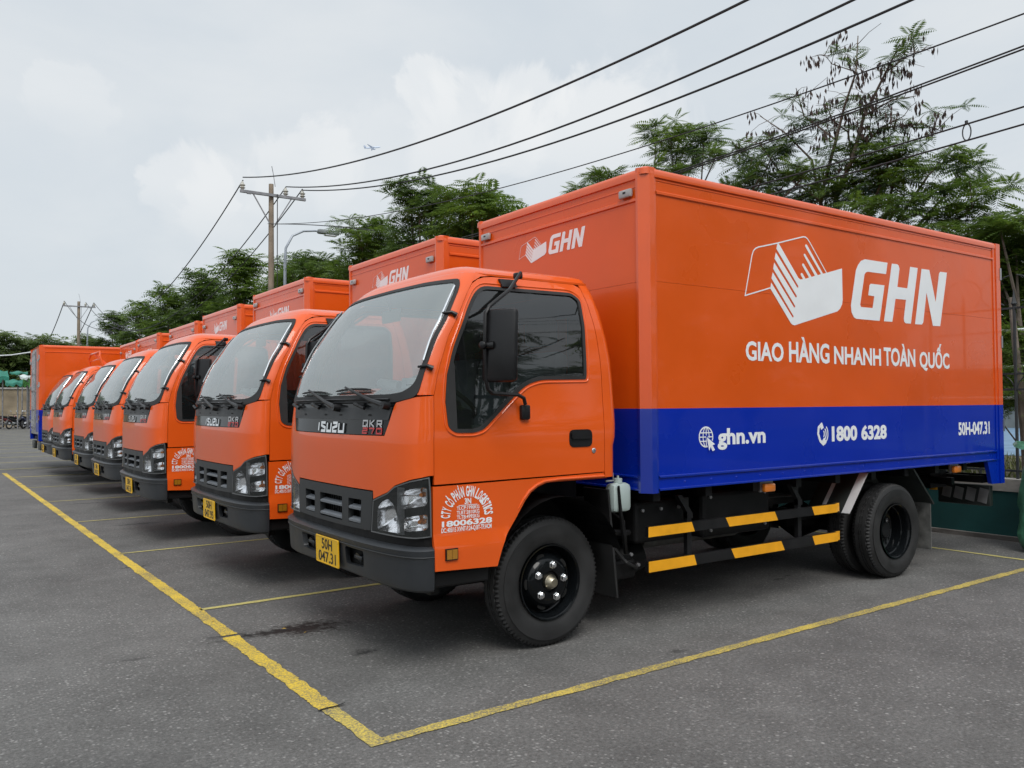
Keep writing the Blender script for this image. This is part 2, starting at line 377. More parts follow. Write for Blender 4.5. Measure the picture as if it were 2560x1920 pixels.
def fillet(P, r, seg=4):
    o = []; n = len(P)
    for i in range(n):
        rr = r[i] if isinstance(r, (list, tuple)) else r
        p = Vector(P[i]); a = Vector(P[i-1])-p; b = Vector(P[(i+1) % n])-p; la, lb = a.length, b.length
        d = min(rr, la*.45, lb*.45)
        if rr <= 0 or d < 1e-5: o.append(tuple(p)); continue
        A, B = p+a.normalized()*d, p+b.normalized()*d
        for k in range(seg+1):
            t = k/seg; q = A*(1-t)**2+p*2*t*(1-t)+B*t*t; o.append(tuple(q))
    return o
def shrink(P, d):
    # inset a polygon by d
    n = len(P); area = sum(P[i][0]*P[(i+1) % n][1]-P[(i+1) % n][0]*P[i][1] for i in range(n)); sg = 1 if area > 0 else -1; o = []
    for i in range(n):
        a, b, c = Vector(P[i-1]), Vector(P[i]), Vector(P[(i+1) % n])
        e1, e2 = (b-a), (c-b)
        if e1.length < 1e-9 or e2.length < 1e-9: o.append(tuple(b)); continue
        e1.normalize(); e2.normalize(); n1 = Vector((-e1.y, e1.x))*sg; n2 = Vector((-e2.y, e2.x))*sg; m = n1+n2
        m = m/max(m.dot(m), .3)*2 if m.length > 1e-6 else n1
        o.append(tuple(b+m*d))
    return o
def panel(outer, fn, step=.05, holes=(), flange=.012, mb=None, off=0., flip=False):
    """curved sheet: outline in (u,v), fn(u,v,off)->xyz; edges turned inwards by flange"""
    mb = mb or MB(); O = dens(outer, step); H = [dens(h, step) for h in holes]
    us = [p[0] for p in O]; vs_ = [p[1] for p in O]; grid = []
    u = min(us)+step/2
    while u < max(us):
        v = min(vs_)+step/2
        while v < max(vs_):
            if inpoly(u, v, O) and not any(inpoly(u, v, h) for h in H):
                if all((u-a)**2+(v-b)**2 > (step*.4)**2 for a, b in O) and all((u-a)**2+(v-b)**2 > (step*.4)**2 for h in H for a, b in h): grid.append((u, v))
            v += step
        u += step
    vs, ts = cdt(O, H, grid)
    o = len(mb.v); mb.v += [tuple(fn(a, b, off)) for a, b in vs]; mb.f += [tuple(o+i for i in (t[::-1] if flip else t)) for t in ts]
    if flange:
        for loop in [O]+H:
            k = len(mb.v); n = len(loop)
            mb.v += [tuple(fn(a, b, off)) for a, b in loop]; mb.v += [tuple(fn(a, b, off-flange)) for a, b in loop]
            mb.f += [(k+i, k+(i+1) % n, k+n+(i+1) % n, k+n+i) for i in range(n)]
    return mb

# text -> flat outlines fitted into a box; fn(u,v,d) places it
def text_mb(s, u0, u1, v0, v1, fn, thick=.0012, bold=0., base=.0, shear=0., mb=None):
    cu = bpy.data.curves.new('t', 'FONT'); cu.body = s; cu.size = 1; cu.offset = bold; cu.resolution_u = 3; cu.shear = shear
    ob = bpy.data.objects.new('t', cu); C.objects.link(ob); dg = bpy.context.evaluated_depsgraph_get(); dg.update()
    me = bpy.data.meshes.new_from_object(ob.evaluated_get(dg)); co = np.array([v.co[:] for v in me.vertices]); fs = [tuple(p.vertices) for p in me.polygons]
    bpy.data.objects.remove(ob); bpy.data.curves.remove(cu); bpy.data.meshes.remove(me)
    lo, hi = co.min(0), co.max(0); mb = mb or MB()
    pts = [((c[0]-lo[0])/(hi[0]-lo[0])*(u1-u0)+u0, (c[1]-lo[1])/(hi[1]-lo[1])*(v1-v0)+v0) for c in co]
    n = len(pts); o = len(mb.v)
    for d in (base+thick, base): mb.v += [tuple(fn(a, b, d)) for a, b in pts]
    mb.f += [tuple(o+i for i in f) for f in fs]
    # side walls on the outline edges only
    cnt = {}
    for f in fs:
        for i in range(len(f)):
            e = (f[i], f[(i+1) % len(f)]); cnt[tuple(sorted(e))] = cnt.get(tuple(sorted(e)), 0)+1
    mb.f += [(o+a, o+b, o+n+b, o+n+a) for (a, b), k in cnt.items() if k == 1]
    return mb
def stroke(mb, pts, wd, fn, d0, d1):
    """letter stroke with mitred corners"""
    P = [Vector(p) for p in pts]; L, R = [], []
    for i, p in enumerate(P):
        if i == 0: t = (P[1]-P[0]).normalized(); nn = Vector((-t.y, t.x)); k = 1
        elif i == len(P)-1: t = (P[-1]-P[-2]).normalized(); nn = Vector((-t.y, t.x)); k = 1
        else:
            t1 = (p-P[i-1]).normalized(); t2 = (P[i+1]-p).normalized(); n1 = Vector((-t1.y, t1.x)); n2 = Vector((-t2.y, t2.x))
            nn = (n1+n2).normalized(); k = 1/max(.45, nn.dot(n1))
        L.append(p+nn*wd/2*k); R.append(p-nn*wd/2*k)
    o = len(mb.v); n = len(P)
    for d in (d1, d0): mb.v += [tuple(fn(q.x, q.y, d)) for q in L]+[tuple(fn(q.x, q.y, d)) for q in R]
    for i in range(n-1):
        mb.f += [(o+i, o+i+1, o+n+i+1, o+n+i), (o+i, o+i+1, o+2*n+i+1, o+2*n+i), (o+n+i, o+n+i+1, o+3*n+i+1, o+3*n+i)]
    mb.f += [(o, o+n, o+3*n, o+2*n), (o+n-1, o+2*n-1, o+4*n-1, o+3*n-1)]
    return mb

# ------------------------------------------------------------------ cab surface
NSE = 3.0
XE = ([.4, .70, 1.22, 1.44, 1.58, 1.75, 2.01, 2.08, 2.14], [-.835, -.845, -.845, -.835, -.80, -.729, -.563, -.50, -.44])
YY = ([.4, 1.25, 1.45, 1.60, 1.85, 2.0, 2.10, 2.14], [.905, .905, .888, .878, .84, .79, .735, .70])
DD = ([.4, .7, 1.2, 1.45, 2.08], [.17, .17, .17, .155, .13])
_t = np.linspace(0, PI/2, 400); _yn = np.sin(_t)**(2/NSE); _dn = 1-np.cos(_t)**(2/NSE)
_L = np.concatenate([[0], np.cumsum(np.hypot(np.diff(_yn*.93), np.diff(_dn*.15)))]); SM = float(_L[-1])
def fraw(s, z, XE_=XE, YY_=YY, DD_=DD, ex=0.):
    a = min(abs(s), SM); y = np.interp(a, _L, _yn); d = np.interp(a, _L, _dn)
    Y = np.interp(z, *YY_)+ex*.5; D = np.interp(z, *DD_)+ex; X = np.interp(z, *XE_)
    return Vector((float(X-D*(1-d)), float((1 if s >= 0 else -1)*Y*y), z))
def front(s, z, off=0.):
    p = fraw(s, z)
    if off:
        e = .012; a = fraw(min(s+e, SM), z)-fraw(max(s-e, -SM), z); b = fraw(s, z+e)-fraw(s, z-e); n = a.cross(b).normalized()
        if n.x > 0: n = -n
        p = p+n*off
    return p
def sideY(z): return float(np.interp(z, *YY))
def side(sg):
    def fn(x, z, off=0.):
        y = sideY(z)
        if z < .72: y += .014*min(1, (.72-z)/.03)
        return Vector((x, sg*(y+off), z))
    return fn
BX = ([0, 3], [-.85, -.85]); BYY = ([.4, .47, .62, .66, .69], [.895, .915, .918, .918, .905]); BD = ([.4, .47, .60, .625, .632, .66, .69], [.13, .165, .178, .18, .195, .195, .16])
def bump(s, z, off=0.):
    p = fraw(s, z, BX, BYY, BD); q = Vector((p.x, p.y*.6, 0)); q.x += .55
    q = Vector((p.x+.55, p.y*.5, 0)).normalized(); return p+q*off
def mir(P): return [(-a, b) for a, b in P][::-1]
def sym(P): return P + [(-a, b) for a, b in P[::-1] if abs(a) > 1e-6]

def wheel_tyre(w_, R=.372, rim=.214, n=168):
    h = w_/2
    prof = [(-h*.52, rim-.002), (-h*.80, rim+.004), (-h*.95, rim+.035), (-h*1.0, rim+.075), (-h*.96, rim+.115), (-h*.90, R-.045), (-h*.80, R-.018), (-h*.72, R-.006), (-h*.55, R-.001),
            (-h*.54, R-.009), (-h*.48, R-.009), (-h*.47, R), (-h*.15, R), (-h*.14, R-.009), (-h*.07, R-.009), (-h*.06, R)]
    prof = prof+[(-a, b) for a, b in prof[::-1]]; m = len(prof)
    def mod(k, i, hh, r):
        j = min(i, m-1-i)
        if j in (6, 7, 8) and k % 2 == 0: r -= (.005, .013, .011)[j-6]; hh *= (.97 if j == 6 else .985)
        if j in (9, 10, 13, 14): hh += .004*(1 if (k//2) % 2 else -1)
        return hh, r
    return MB().lathe(prof, n, mod=mod)

def make_truck():
    T = empty('delivery_truck')
    # ---------------- cab outer skin
    seal_o = fillet(sym([(0, 1.411), (-.745, 1.411), (-.80, 1.42), (-.905, 1.438), (-.917, 1.56), (-.932, 1.82), (-.928, 2.03), (-.895, 2.085), (-.5, 2.097), (0, 2.10)][::1]), [0, .03, .04, .04, .05, .05, .05, .05, .05, 0]+[.05]*4+[.05, .04, .04, .03])
    seal_i = fillet(sym([(0, 1.452), (-.70, 1.452), (-.80, 1.462), (-.872, 1.50), (-.892, 1.60), (-.907, 1.82), (-.905, 2.02), (-.872, 2.062), (-.5, 2.076), (0, 2.08)]), [0, .05, .06, .05, .05, .05, .04, .05, .05, 0]+[.05]*4+[.05, .06, .06, .05])
    fp = front
    # pillars + header (orange) around the windshield
    pil = [(-.903, 1.447), (-SM, 1.447)] + [(-SM, z) for z in (1.6, 1.8, 2.0, 2.06, 2.13)] + [(-.6, 2.135), (0, 2.137)]
    hdr = sym(pil)  # outer outline of the windshield surround; the opening is a hole
    sur = hdr[:]
    opening = shrink(seal_o, .004)
    # build surround as outline minus the seal: three strips that share no overlap
    cab = MB()
    left = [(-.900, 1.447), (-SM, 1.447), (-SM, 1.6), (-SM, 1.8), (-SM, 2.0), (-SM, 2.13), (-.5, 2.135), (0, 2.137), (0, 2.098), (-.5, 2.095), (-.893, 2.083), (-.925, 2.03), (-.929, 1.82), (-.914, 1.56)]
    for P in (left, [(-a, b) for a, b in left]): panel(P, fp, .045, mb=cab, flange=.02)
    # B-pillar strip and rear corner behind each door, lower quarter panels, back wall
    def dgap(z): return float(np.interp(z, *XE))+.003
    rg = lambda z: float(np.interp(z, [.9, 1.28, 1.66, 1.785, 2.12], [.300, .302, .304, .297, .262]))
    re_ = lambda z: float(np.interp(z, [.9, 1.15, 1.20, 1.30, 1.66, 2.12], [.345, .347, .362, .368, .362, .31]))
    zs = [.967, 1.1, 1.15, 1.2, 1.28, 1.4, 1.55, 1.66, 1.785, 1.95, 2.06, 2.118]
    for sg in (-1, 1):
        fn = side(sg)
        panel([(rg(z)+.004, z) for z in zs]+[(re_(z), z) for z in zs[::-1]], fn, .05, mb=cab, flange=.02)
        # rounded rear corner
        o = len(cab.v); k = 5
        for z in zs:
            y = sideY(z)
            for j in range(k+1):
                a = PI/2*j/k; cab.v.append((re_(z)+.05*math.sin(a), sg*(y-.05+.05*math.cos(a)), z))
        for i in range(len(zs)-1):
            for j in range(k): cab.f.append((o+i*(k+1)+j, o+i*(k+1)+j+1, o+(i+1)*(k+1)+j+1, o+(i+1)*(k+1)+j))
        # sill / roof side strip above the door
        panel([(-.515, 2.068), (-.44, 2.108), (-.36, 2.118), (.262, 2.124), (.262, 2.135), (-.46, 2.135), (-.495, 2.10)], fn, .06, mb=cab, flange=.015)
    zb = [.967, 1.4, 1.66, 1.95, 2.118]
    o = len(cab.v)
    for z in zb:
        for sg in (-1, 1): cab.v.append((re_(z)+.05, sg*(sideY(z)-.05), z))
    for i in range(4): cab.f.append((o+2*i, o+2*i+1, o+2*i+3, o+2*i+2))
    cab.box(-.80, .36, -.86, .86, .955, .965)       # cab floor
    shell = cab.build('cab_shell', 'cab_paint', T, smooth=True, sharp=35, recalc=False)
    # ---------------- roof
    rf = MB(); ring = []
    for s in np.linspace(-SM, SM, 41): ring.append(tuple(front(float(s), 2.128)))
    xe = ring[-1][0]; ye = ring[-1][1]
    sidep = [(xe+(.30-xe)*t, ye+.004, 2.128) for t in np.linspace(0, 1, 13)[1:]]
    back = [(.30+.045*math.sin(a), (ye-.045)+.049*math.cos(a), 2.128) for a in np.linspace(0, PI/2, 5)[1:]]
    right = ring+sidep+back; back2 = [(x, -y, z) for x, y, z in back[::-1]]; side2 = [(x, -y, z) for x, y, z in sidep[::-1]]
    mid = [(.345, (ye-.06)*t, 2.128) for t in np.linspace(1, -1, 15)]
    loop = ring+sidep+back+mid+back2+side2; n = len(loop); cx0 = -.15
    wside = [min(1, max(0, (x-xe)/.45)) for x, y, z in loop]
    rs = [1.012, 1.012, 1.0, .985, .96, .93, .89, .84, .77, .68, .55, .4, .22, .02]; o = 0
    for j, r in enumerate(rs):
        for (x, y, z), ws_ in zip(loop, wside):
            hs = 0 if j < 3 else .080*(1-((r-.02)/.985)**3.2)**(1/2.1)
            din = max(0, 1-r); hf = .084*(1-math.exp(-din/.17))/(1-math.exp(-1/.17)) if j >= 3 else 0
            h = hs*ws_+hf*(1-ws_)
            wl_ = min(1, max(0, (x-xe)/.10)); r_e = r if r <= 1 else 1+(r-1)*wl_
            zz = z-.012*wl_ if j == 0 else z+h
            rx = 1-(1-r_e)*(.95 if x < cx0 else 1.02); rf.v.append((cx0+(x-cx0)*rx, y*r_e, zz))
    for j in range(len(rs)-1):
        for i in range(n): rf.f.append((j*n+i, j*n+(i+1) % n, (j+1)*n+(i+1) % n, (j+1)*n+i))
    rf.f.append(tuple((len(rs)-1)*n+i for i in range(n)))
    rf.build('roof', 'cab_paint', T, smooth=True, sharp=50)
    hl = MB().box(-.52, .30, -.68, .68, 2.085, 2.095); hl.build('headliner', 'headliner', T)
    # ---------------- front panel (orange apron between garnish and grille)
    gb = [(-.661, 1.235), (-.700, 1.31), (-.735, 1.385), (-.752, 1.408)]
    half = [(0, 1.232), (-.40, 1.233)]+gb+[(-.80, 1.417), (-.903, 1.436), (-SM+.001, 1.442)]+[(-SM+.001, z) for z in (1.3, 1.15, 1.037)]+[(-.965, 1.037), (-.873, 1.018), (-.757, .983), (-.694, .945), (-.552, .899), (-.549, .943), (-.3, .942), (0, .942)]
    halfr = half[:]
    hood = MB(); full = halfr+[(-a, b) for a, b in halfr[::-1][1:-1]]
    panel(full, front, .045, mb=hood, flange=.014, off=.002)
    hood.build('front_panel', 'cab_paint', T, smooth=True, sharp=35, recalc=False)
    # ---------------- garnish (glossy black panel), badges
    gh = [(0, 1.236), (-.40, 1.237), (-.656, 1.239), (-.696, 1.31), (-.731, 1.385), (-.745, 1.406), (0, 1.406)]
    g = panel(sym(gh[:-1])+[] if False else gh[:-1]+[(-a, b) for a, b in gh[:-1][::-1] if abs(a) > 0], front, .04, flange=.01, off=.0)
    G = g.build('garnish', 'gloss_black', T, smooth=True, sharp=35, recalc=False)
    # raised upper lip of the garnish
    lip = panel([(-.69, 1.318), (-.722, 1.385), (.722, 1.385), (.69, 1.318)], front, .05, flange=.006, off=.004); lip.build('upper_lip', 'grille_grey', G, smooth=True, sharp=35, recalc=False)
    # viewer stands in front: s decreases to the viewer's right
    def lf(u, v, d): return front(-u, v, .0035+d)
    x0, x1, z0, z1 = -.194, .200, 1.240, 1.303; W_ = x1-x0; H_ = z1-z0; wd = .015
    def lt(pts, ox, wx): return [(ox+a*wx, z0+wd/2+b*(H_-wd)) for a, b in pts]
    let = {'letter_i': (lt([(0, 0), (.0, 1)], x0+.008, .02),), 'letter_s': (lt([(1, 1), (0, 1), (0, .66), (1, .40), (1, 0), (0, 0)], x0+.048, .060),),
           'letter_u': (lt([(0, 1), (0, .0), (1, .0), (1, 1)], x0+.138, .058),), 'letter_z': (lt([(0, 1), (1, 1), (1, .62), (.0, .42), (0, 0), (1, 0)], x0+.225, .058),), }
    for nm, sts in let.items():
        m = MB()
        for s_ in sts: stroke(m, s_, wd, lf, 0, .006)
        m.build(nm, 'chrome', G)
    m = MB(); stroke(m, lt([(0, 1), (0, .0), (1, .0), (1, 1)], x0+.312, .068), wd, lf, 0, .006); m.build('letter_u', 'chrome', G)
    q = MB(); wq = .0085
    def qt(pts, ox, oz, wx, hz): return [(ox+a*wx, oz+b*hz) for a, b in pts]
    ox = .428; oz = 1.283; 
    stroke(q, qt([(1, .12), (1, 1), (0, 1), (0, 0), (.75, 0)], ox, oz, .05, .03), wq, lf, 0, .0015); stroke(q, qt([(.72, .35), (1.1, -.12)], ox, oz, .05, .03), wq, lf, 0, .0015)
    stroke(q, qt([(0, 1.12), (0, -.12)], ox+.078, oz, .05, .03), wq, lf, 0, .0015); stroke(q, qt([(1, 1.1), (.25, .5), (1, -.1)], ox+.075, oz, .05, .03), wq, lf, 0, .0015)
    stroke(q, qt([(0, -.12), (0, 1), (1, 1), (1, .45), (0, .45)], ox+.157, oz, .045, .03), wq, lf, 0, .0015); stroke(q, qt([(.5, .45), (1.05, -.12)], ox+.157, oz, .045, .03), wq, lf, 0, .0015)
    q.build('model_lettering', 'silver_vinyl', G)
    q = MB(); oz = 1.246
    stroke(q, qt([(0, 1), (1, 1), (1, .55), (0, .5), (0, 0), (1, 0)], ox, oz, .05, .026), wq, lf, 0, .0015)
    stroke(q, qt([(0, 1), (1, 1), (.75, .4), (.6, -.1)], ox+.072, oz, .055, .026), wq, lf, 0, .0015)
    stroke(q, qt([(0, 0), (0, 1), (1, 1), (1, 0), (-.1, 0)], ox+.155, oz, .05, .026), wq, lf, 0, .0015)
    q.build('model_number', 'red_vinyl', G)
    for s_, z_ in ((.105, 1.343), (-.12, 1.343), (-.5, 1.343), (.46, 1.343)):
        m = MB(); m.prism([(s_+.022*math.cos(a), z_+.006*math.sin(a)) for a in np.linspace(0, 2*PI, 13)[:-1]], lambda u, v, d: front(u, v, .0045+d), 0, .001); m.build('slot', 'void', G)
    for s_, z_ in ((.225, 1.392), (-.415, 1.39), (.60, 1.39)):
        m = MB(); a = front(s_, z_, .03); m.tube([front(s_, z_, .0), a], .011, 8); b0 = front(s_+.055, z_+.012, .032); b1 = front(s_-.055, z_-.012, .026)
        m.tube([b0, a], [.011, .010], 8); m.tube([a, b1], [.009, .010], 8); m.build('washer_nozzle', 'satin_black', T, smooth=True)
    # ---------------- windshield
    sw = MB(); O = dens(seal_o, .05); I = dens(seal_i, .05)
    panel(seal_o, front, .05, holes=[seal_i], mb=sw, flange=.012, off=.0055)
    # cowl step under the glass
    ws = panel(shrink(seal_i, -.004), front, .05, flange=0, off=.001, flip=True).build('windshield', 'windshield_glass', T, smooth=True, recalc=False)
    sw.build('windshield_seal', 'rubber', ws, smooth=True, sharp=35, recalc=False)
    m = MB(); m.tube([front(s, z_, .012) for s, z_ in ((-.70, 1.425), (-.45, 1.427), (0, 1.428), (.45, 1.427), (.70, 1.425))], .006, 6); m.build('cowl_bead', 'satin_black', ws, smooth=True)
    for sg in (-1, 1):
        m = MB(); m.tube([front(sg*.897, z_, .014) for z_ in np.linspace(1.62, 2.03, 9)], .0055, 6); m.build('visor_edge', 'chrome', ws, smooth=True)
        for z_, s_ in ((1.592, .925), (1.877, .945)):
            m = MB(); a = front(sg*s_, z_, .014); b = front(sg*(s_-.045), z_-.006, .016); c_ = front(sg*(s_+.03), z_-.012, .008)
            m.tube([b, a, c_], [.006, .010, .016], 8); m.build('visor_clip', 'satin_black', T, smooth=True)
    # papers seen behind the glass
    st = panel([(-.757, 1.485), (-.745, 1.540), (-.862, 1.540), (-.858, 1.487)], front, .05, flange=0, off=-.012); st.build('windshield_paper', 'paper', T, recalc=False)
    st = panel([(-.80, 1.500), (-.795, 1.505), (-.845, 1.505), (-.845, 1.500)], front, .05, flange=0, off=-.009); st.build('paper_print', 'satin_black', T, recalc=False)
    m = MB(); a = front(-.38, 1.545, -.09); b = front(-.63, 1.52, -.09); m.tube([a, b], [.026, .032], 12); m.build('paper_roll', 'paper', T, smooth=True)
    m = MB().box(-.90, -.68, -.70, -.36, 1.446, 1.450, Matrix.Rotation(.3, 3, 'Z')); m.build('paper_sheet', 'paper', T)
    m = MB().bbox(-.60, -.585, -.06, .18, 1.91, 1.99, .02); rm = m.build('rear_view_mirror', 'headliner', T, smooth=True); m = MB().tube([(-.59, .06, 1.97), (-.62, .06, 2.06)], .008, 6); m.build('mirror_stem', 'satin_black', rm)
    # ---------------- wipers
    for piv, tip, b0, b1 in (((-.684, 1.392), (-.20, 1.489), (-.03, 1.474), (-.50, 1.477)), ((-.088, 1.382), (.385, 1.484), (.56, 1.470), (.10, 1.468))):
        m = MB(); o1 = .032
        m.tube([front(*piv, .0), front(*piv, .045)], [.024, .020], 10)
        mid = (piv[0]+(tip[0]-piv[0])*.28, piv[1]+(tip[1]-piv[1])*.28)
        m.tube([front(*piv, .03), front(*mid, .034), front(*tip, .036)], [.017, .012, .006], 8)
        wp = m.build('wiper', 'satin_black', T, smooth=True)
        m = MB(); P = [front(b0[0]+(b1[0]-b0[0])*t, b0[1]+(b1[1]-b0[1])*t+.006*math.sin(t*PI), .016+.006*math.sin(t*PI)) for t in np.linspace(0, 1, 9)]
        m.tube(P, [.003]+[.0065]*7+[.003], 6)
        Q = [front(b0[0]+(b1[0]-b0[0])*t, b0[1]+(b1[1]-b0[1])*t-.012, .008) for t in np.linspace(.02, .98, 9)]; m.tube(Q, .004, 5); m.build('blade', 'rubber', wp, smooth=True)
    # ---------------- doors, side panels
    for sg in (-1, 1):
        fn = side(sg)
        zz = [.990, 1.1, 1.22, 1.44, 1.58, 1.75, 1.9, 2.01]
        dout = [(dgap(z), z) for z in zz]+[(-.515, 2.058), (-.467, 2.089), (-.42, 2.104), (-.36, 2.111), (-.09, 2.116), (.22, 2.118)]+[(rg(z), z) for z in (2.09, 1.95, 1.785, 1.66, 1.4, 1.28, .999)]
        wpts = [(-.455, 2.051), (.176, 2.057), (.223, 2.02), (.223, 1.975), (.190, 1.565), (.184, 1.540), (-.150, 1.533), (-.249, 1.503), (-.325, 1.446), (-.542, 1.264), (-.603, 1.249), (-.715, 1.251), (-.757, 1.278), (-.768, 1.411), (-.751, 1.553), (-.706, 1.688), (-.593, 1.904), (-.523, 2.005)]
        wo = fillet(wpts, [.05, .05, .02, .05, .02, .01, .05, .04, .04, .04, .02, .03, .03, .05, .05, .05, .05, .05], 3)
        wi = shrink(wo, .020)
        D = panel(dout, fn, .05, holes=[shrink(wo, .004)], flange=.016).build('door', 'cab_paint', T, smooth=True, sharp=35, recalc=False)
        # pressed frame bead round the window
        bead = shrink(wo, -.016); m = MB(); m.tube([fn(a, b, .001) for a, b in dens(bead, .05)]+[fn(*bead[0], .001)], .005, 6, cap=False)
        m.build('window_bead', 'cab_paint', D, smooth=True)
        panel(wo, fn, .05, holes=[wi], flange=.012, off=.004).build('window_seal', 'rubber', D, smooth=True, sharp=35, recalc=False)
        qx = [(-.757, 1.29), (-.768, 1.411), (-.751, 1.553), (-.719, 1.65), (-.704, 1.60), (-.704, 1.27)]
        panel(qx, fn, .05, flange=.006, off=.0035).build('window_channel', 'rubber', D, recalc=False)
        panel(shrink(wi, -.003), fn, .06, flange=0, off=-.004, flip=(sg > 0)).build('window_glass', 'door_glass', D, smooth=True, recalc=False)
        # handle recess and lock
        hp = fillet([(.038, 1.15), (.207, 1.15), (.207, 1.25), (.038, 1.25)], .035, 4)
        m = MB(); m.prism(hp, lambda u, v, d: fn(u, v, d), -.004, .004); hd = m.build('door_handle', 'satin_black', D)
        hp2 = fillet([(.048, 1.196), (.197, 1.196), (.197, 1.243), (.048, 1.243)], .022, 4)
        m = MB(); m.prism(hp2, lambda u, v, d: fn(u, v, d), .004, .013); m.build('handle_grip', 'satin_black', D)
        m = MB(); m.lathe([(0, .0), (0, .008)] if False else [(.006*sg, .0), (.006*sg, .010), (.003*sg, .015), (-.002*sg, .016)], 16, (.219, sg*sideY(1.125), 1.125)); m.build('door_lock', 'chrome', D, smooth=True)
        # lower quarter panel with the wheel arch
        arch = [(.296, .967), (-.036, .965), (-.13, .958), (-.186, .941), (-.235, .912), (-.273, .872), (-.31, .82), (-.338, .779), (-.375, .73), (-.408, .694), (-.44, .62), (-.468, .540)]
        lo = [(-.846, .555), (-.850, .70), (-.850, .84), (-.850, .980), (-.6, .982), (-.1, .988), (.296, .993)]+arch
        L_ = panel(lo, fn, .04, flange=.02).build('lower_panel', 'cab_paint', T, smooth=True, sharp=25, recalc=False)
        m = MB(); A = [(.296, .974), (-.036, .974), (-.14, .968), (-.194, .951), (-.245, .921), (-.285, .879), (-.32, .83)]
        m.tube([fn(a, b, -.001) for a, b in A], [.009]*5+[.008, .004], 8); m.build('arch_lip', 'cab_paint', L_, smooth=True)
        m = MB(); hp = [(-.789, .604), (-.717, .604), (-.717, .663), (-.789, .663)]
        m.prism(hp, lambda u, v, d: fn(u, v, d), 0, .010); rr = m.build('side_reflector', 'satin_black', L_)
        m = MB()
        for a, b in ((-.784, -.754), (-.752, -.722)): m.prism([(a, .609), (b, .609), (b, .658), (a, .658)], lambda u, v, d: fn(u, v, d), .010, .012)
        m.build('reflector_lens', 'amber_dark', L_)
        # upper mirror bracket on the door frame
        m = MB(); m.prism([(-.327, 2.055), (-.225, 2.058), (-.222, 2.103), (-.330, 2.101)], lambda u, v, d: fn(u, v, d), 0, .018); m.build('upper_bracket', 'satin_black', T)
        # mirror arm, lower bracket and head
        ym = sg
        arm = MB(); pts = [(-.232, ym*.80, 2.115), (-.262, ym*.86, 2.125), (-.40, ym*.95, 2.01), (-.565, ym*1.0, 1.905), (-.592, ym*1.005, 1.865), (-.597, ym*1.005, 1.70), (-.590, ym*1.005, 1.52), (-.575, ym*1.0, 1.475), (-.54, ym*.99, 1.455), (-.345, ym*.945, 1.447), (-.30, ym*.935, 1.43), (-.286, ym*.93, 1.395)]
        arm.tube(pts, .0105, 8); AR = arm.build('mirror_arm', 'satin_black', T, smooth=True)
        m = MB().bbox(-.305, -.245, min(ym*.895, ym*.925), max(ym*.895, ym*.925), 1.312, 1.393, .01); m.build('lower_bracket', 'satin_black', AR, smooth=True)
        m = MB().bbox(-.26, -.215, min(ym*.78, ym*.82), max(ym*.78, ym*.82), 2.10, 2.135, .008); m.build('clamp', 'satin_black', AR, smooth=True)
        hdm = MB().bbox(-.0225, .0225, -.100, .100, -.19, .19, .028)
        ang = sg*math.radians(28); Rm = Matrix.Rotation(-ang, 3, 'Z') @ Matrix.Rotation(math.radians(3), 3, 'Y'); cen = Vector((-.535, sg*1.055, 1.70))
        hdm.v = [tuple(Rm @ Vector(v)+cen) for v in hdm.v]; H_ = hdm.build('mirror_head', 'satin_black', T, smooth=True)
        m = MB(); m.add([tuple(Rm @ Vector((.0235, a, b))+cen) for a, b in ((-.07, -.17), (.07, -.17), (.07, .17), (-.07, .17))], [(0, 1, 2, 3)]); m.build('mirror_glass', 'chrome', H_)
        m = MB(); c0 = Vector((-.597, sg*1.005, 1.70)); n_ = Rm @ Vector((-1, 0, 0))
        m.tube([c0+n_*.035, c0+n_*.03, c0+n_*.018, c0-n_*.004], [.012, .020, .022, .016], 12); m.tube([c0, cen+Rm @ Vector((-.015, -sg*.03, 0))], [.015, .024], 12); m.build('ball_joint', 'satin_black', H_, smooth=True)
        # step under the door
        m = MB(); m.bbox(-.845, -.50, min(sg*.60, sg*.885), max(sg*.60, sg*.885), .462, .54, .01)
        for k in range(26): m.box(-.83+k*.0128, -.8235+k*.0128, min(sg*.875, sg*.893), max(sg*.875, sg*.893), .538, .543)
        m.build('cab_step', 'chassis', T)
        # inner wheel arch
        m = MB(); pr = [(.47*math.sin(a), .372+.50*math.cos(a)) for a in np.linspace(-1.15, 1.25, 15)]
        o = len(m.v)
        for a, b in pr: m.v += [(a, sg*.88, b), (a, sg*.45, b)]
        for i in range(len(pr)-1): m.f.append((o+2*i, o+2*i+1, o+2*i+3, o+2*i+2))
        m.box(-.46, .46, min(sg*.44, sg*.45), max(sg*.44, sg*.45), .35, .92); m.build('wheel_arch_liner', 'chassis', T)
        m = MB().box(.44, .455, min(sg*.58, sg*.81), max(sg*.58, sg*.81), .22, .88, Matrix.Rotation(-.10, 3, 'Y')); m.build('front_mudflap', 'rubber', T)
        # headlamp
        lampo = [(-.552, .893), (-.694, .940), (-.757, .978), (-.873, 1.012), (-.966, 1.031), (-.972, .95), (-.975, .729), (-.90, .722), (-.818, .721), (-.66, .722), (-.532, .723)]
        S = (lambda P: P) if sg < 0 else mir
        HL = panel(S(lampo), front, .04, flange=.0, off=-.085).build('headlamp', 'satin_black', T, recalc=False)
        m = MB(); Lo = S(lampo); o = 0
        for dd in (-.085, .0035):
            m.v += [tuple(front(a, b, dd)) for a, b in dens(Lo, .04)]
        n_ = len(m.v)//2; m.f += [(i, (i+1) % n_, n_+(i+1) % n_, n_+i) for i in range(n_)]; m.build('lamp_housing', 'grille_grey', HL)
        panel(S(lampo), front, .04, holes=[shrink(S(lampo), .006)], mb=(m := MB()), flange=.004, off=.005); m.build('lamp_rim', 'lamp_edge', HL, recalc=False)
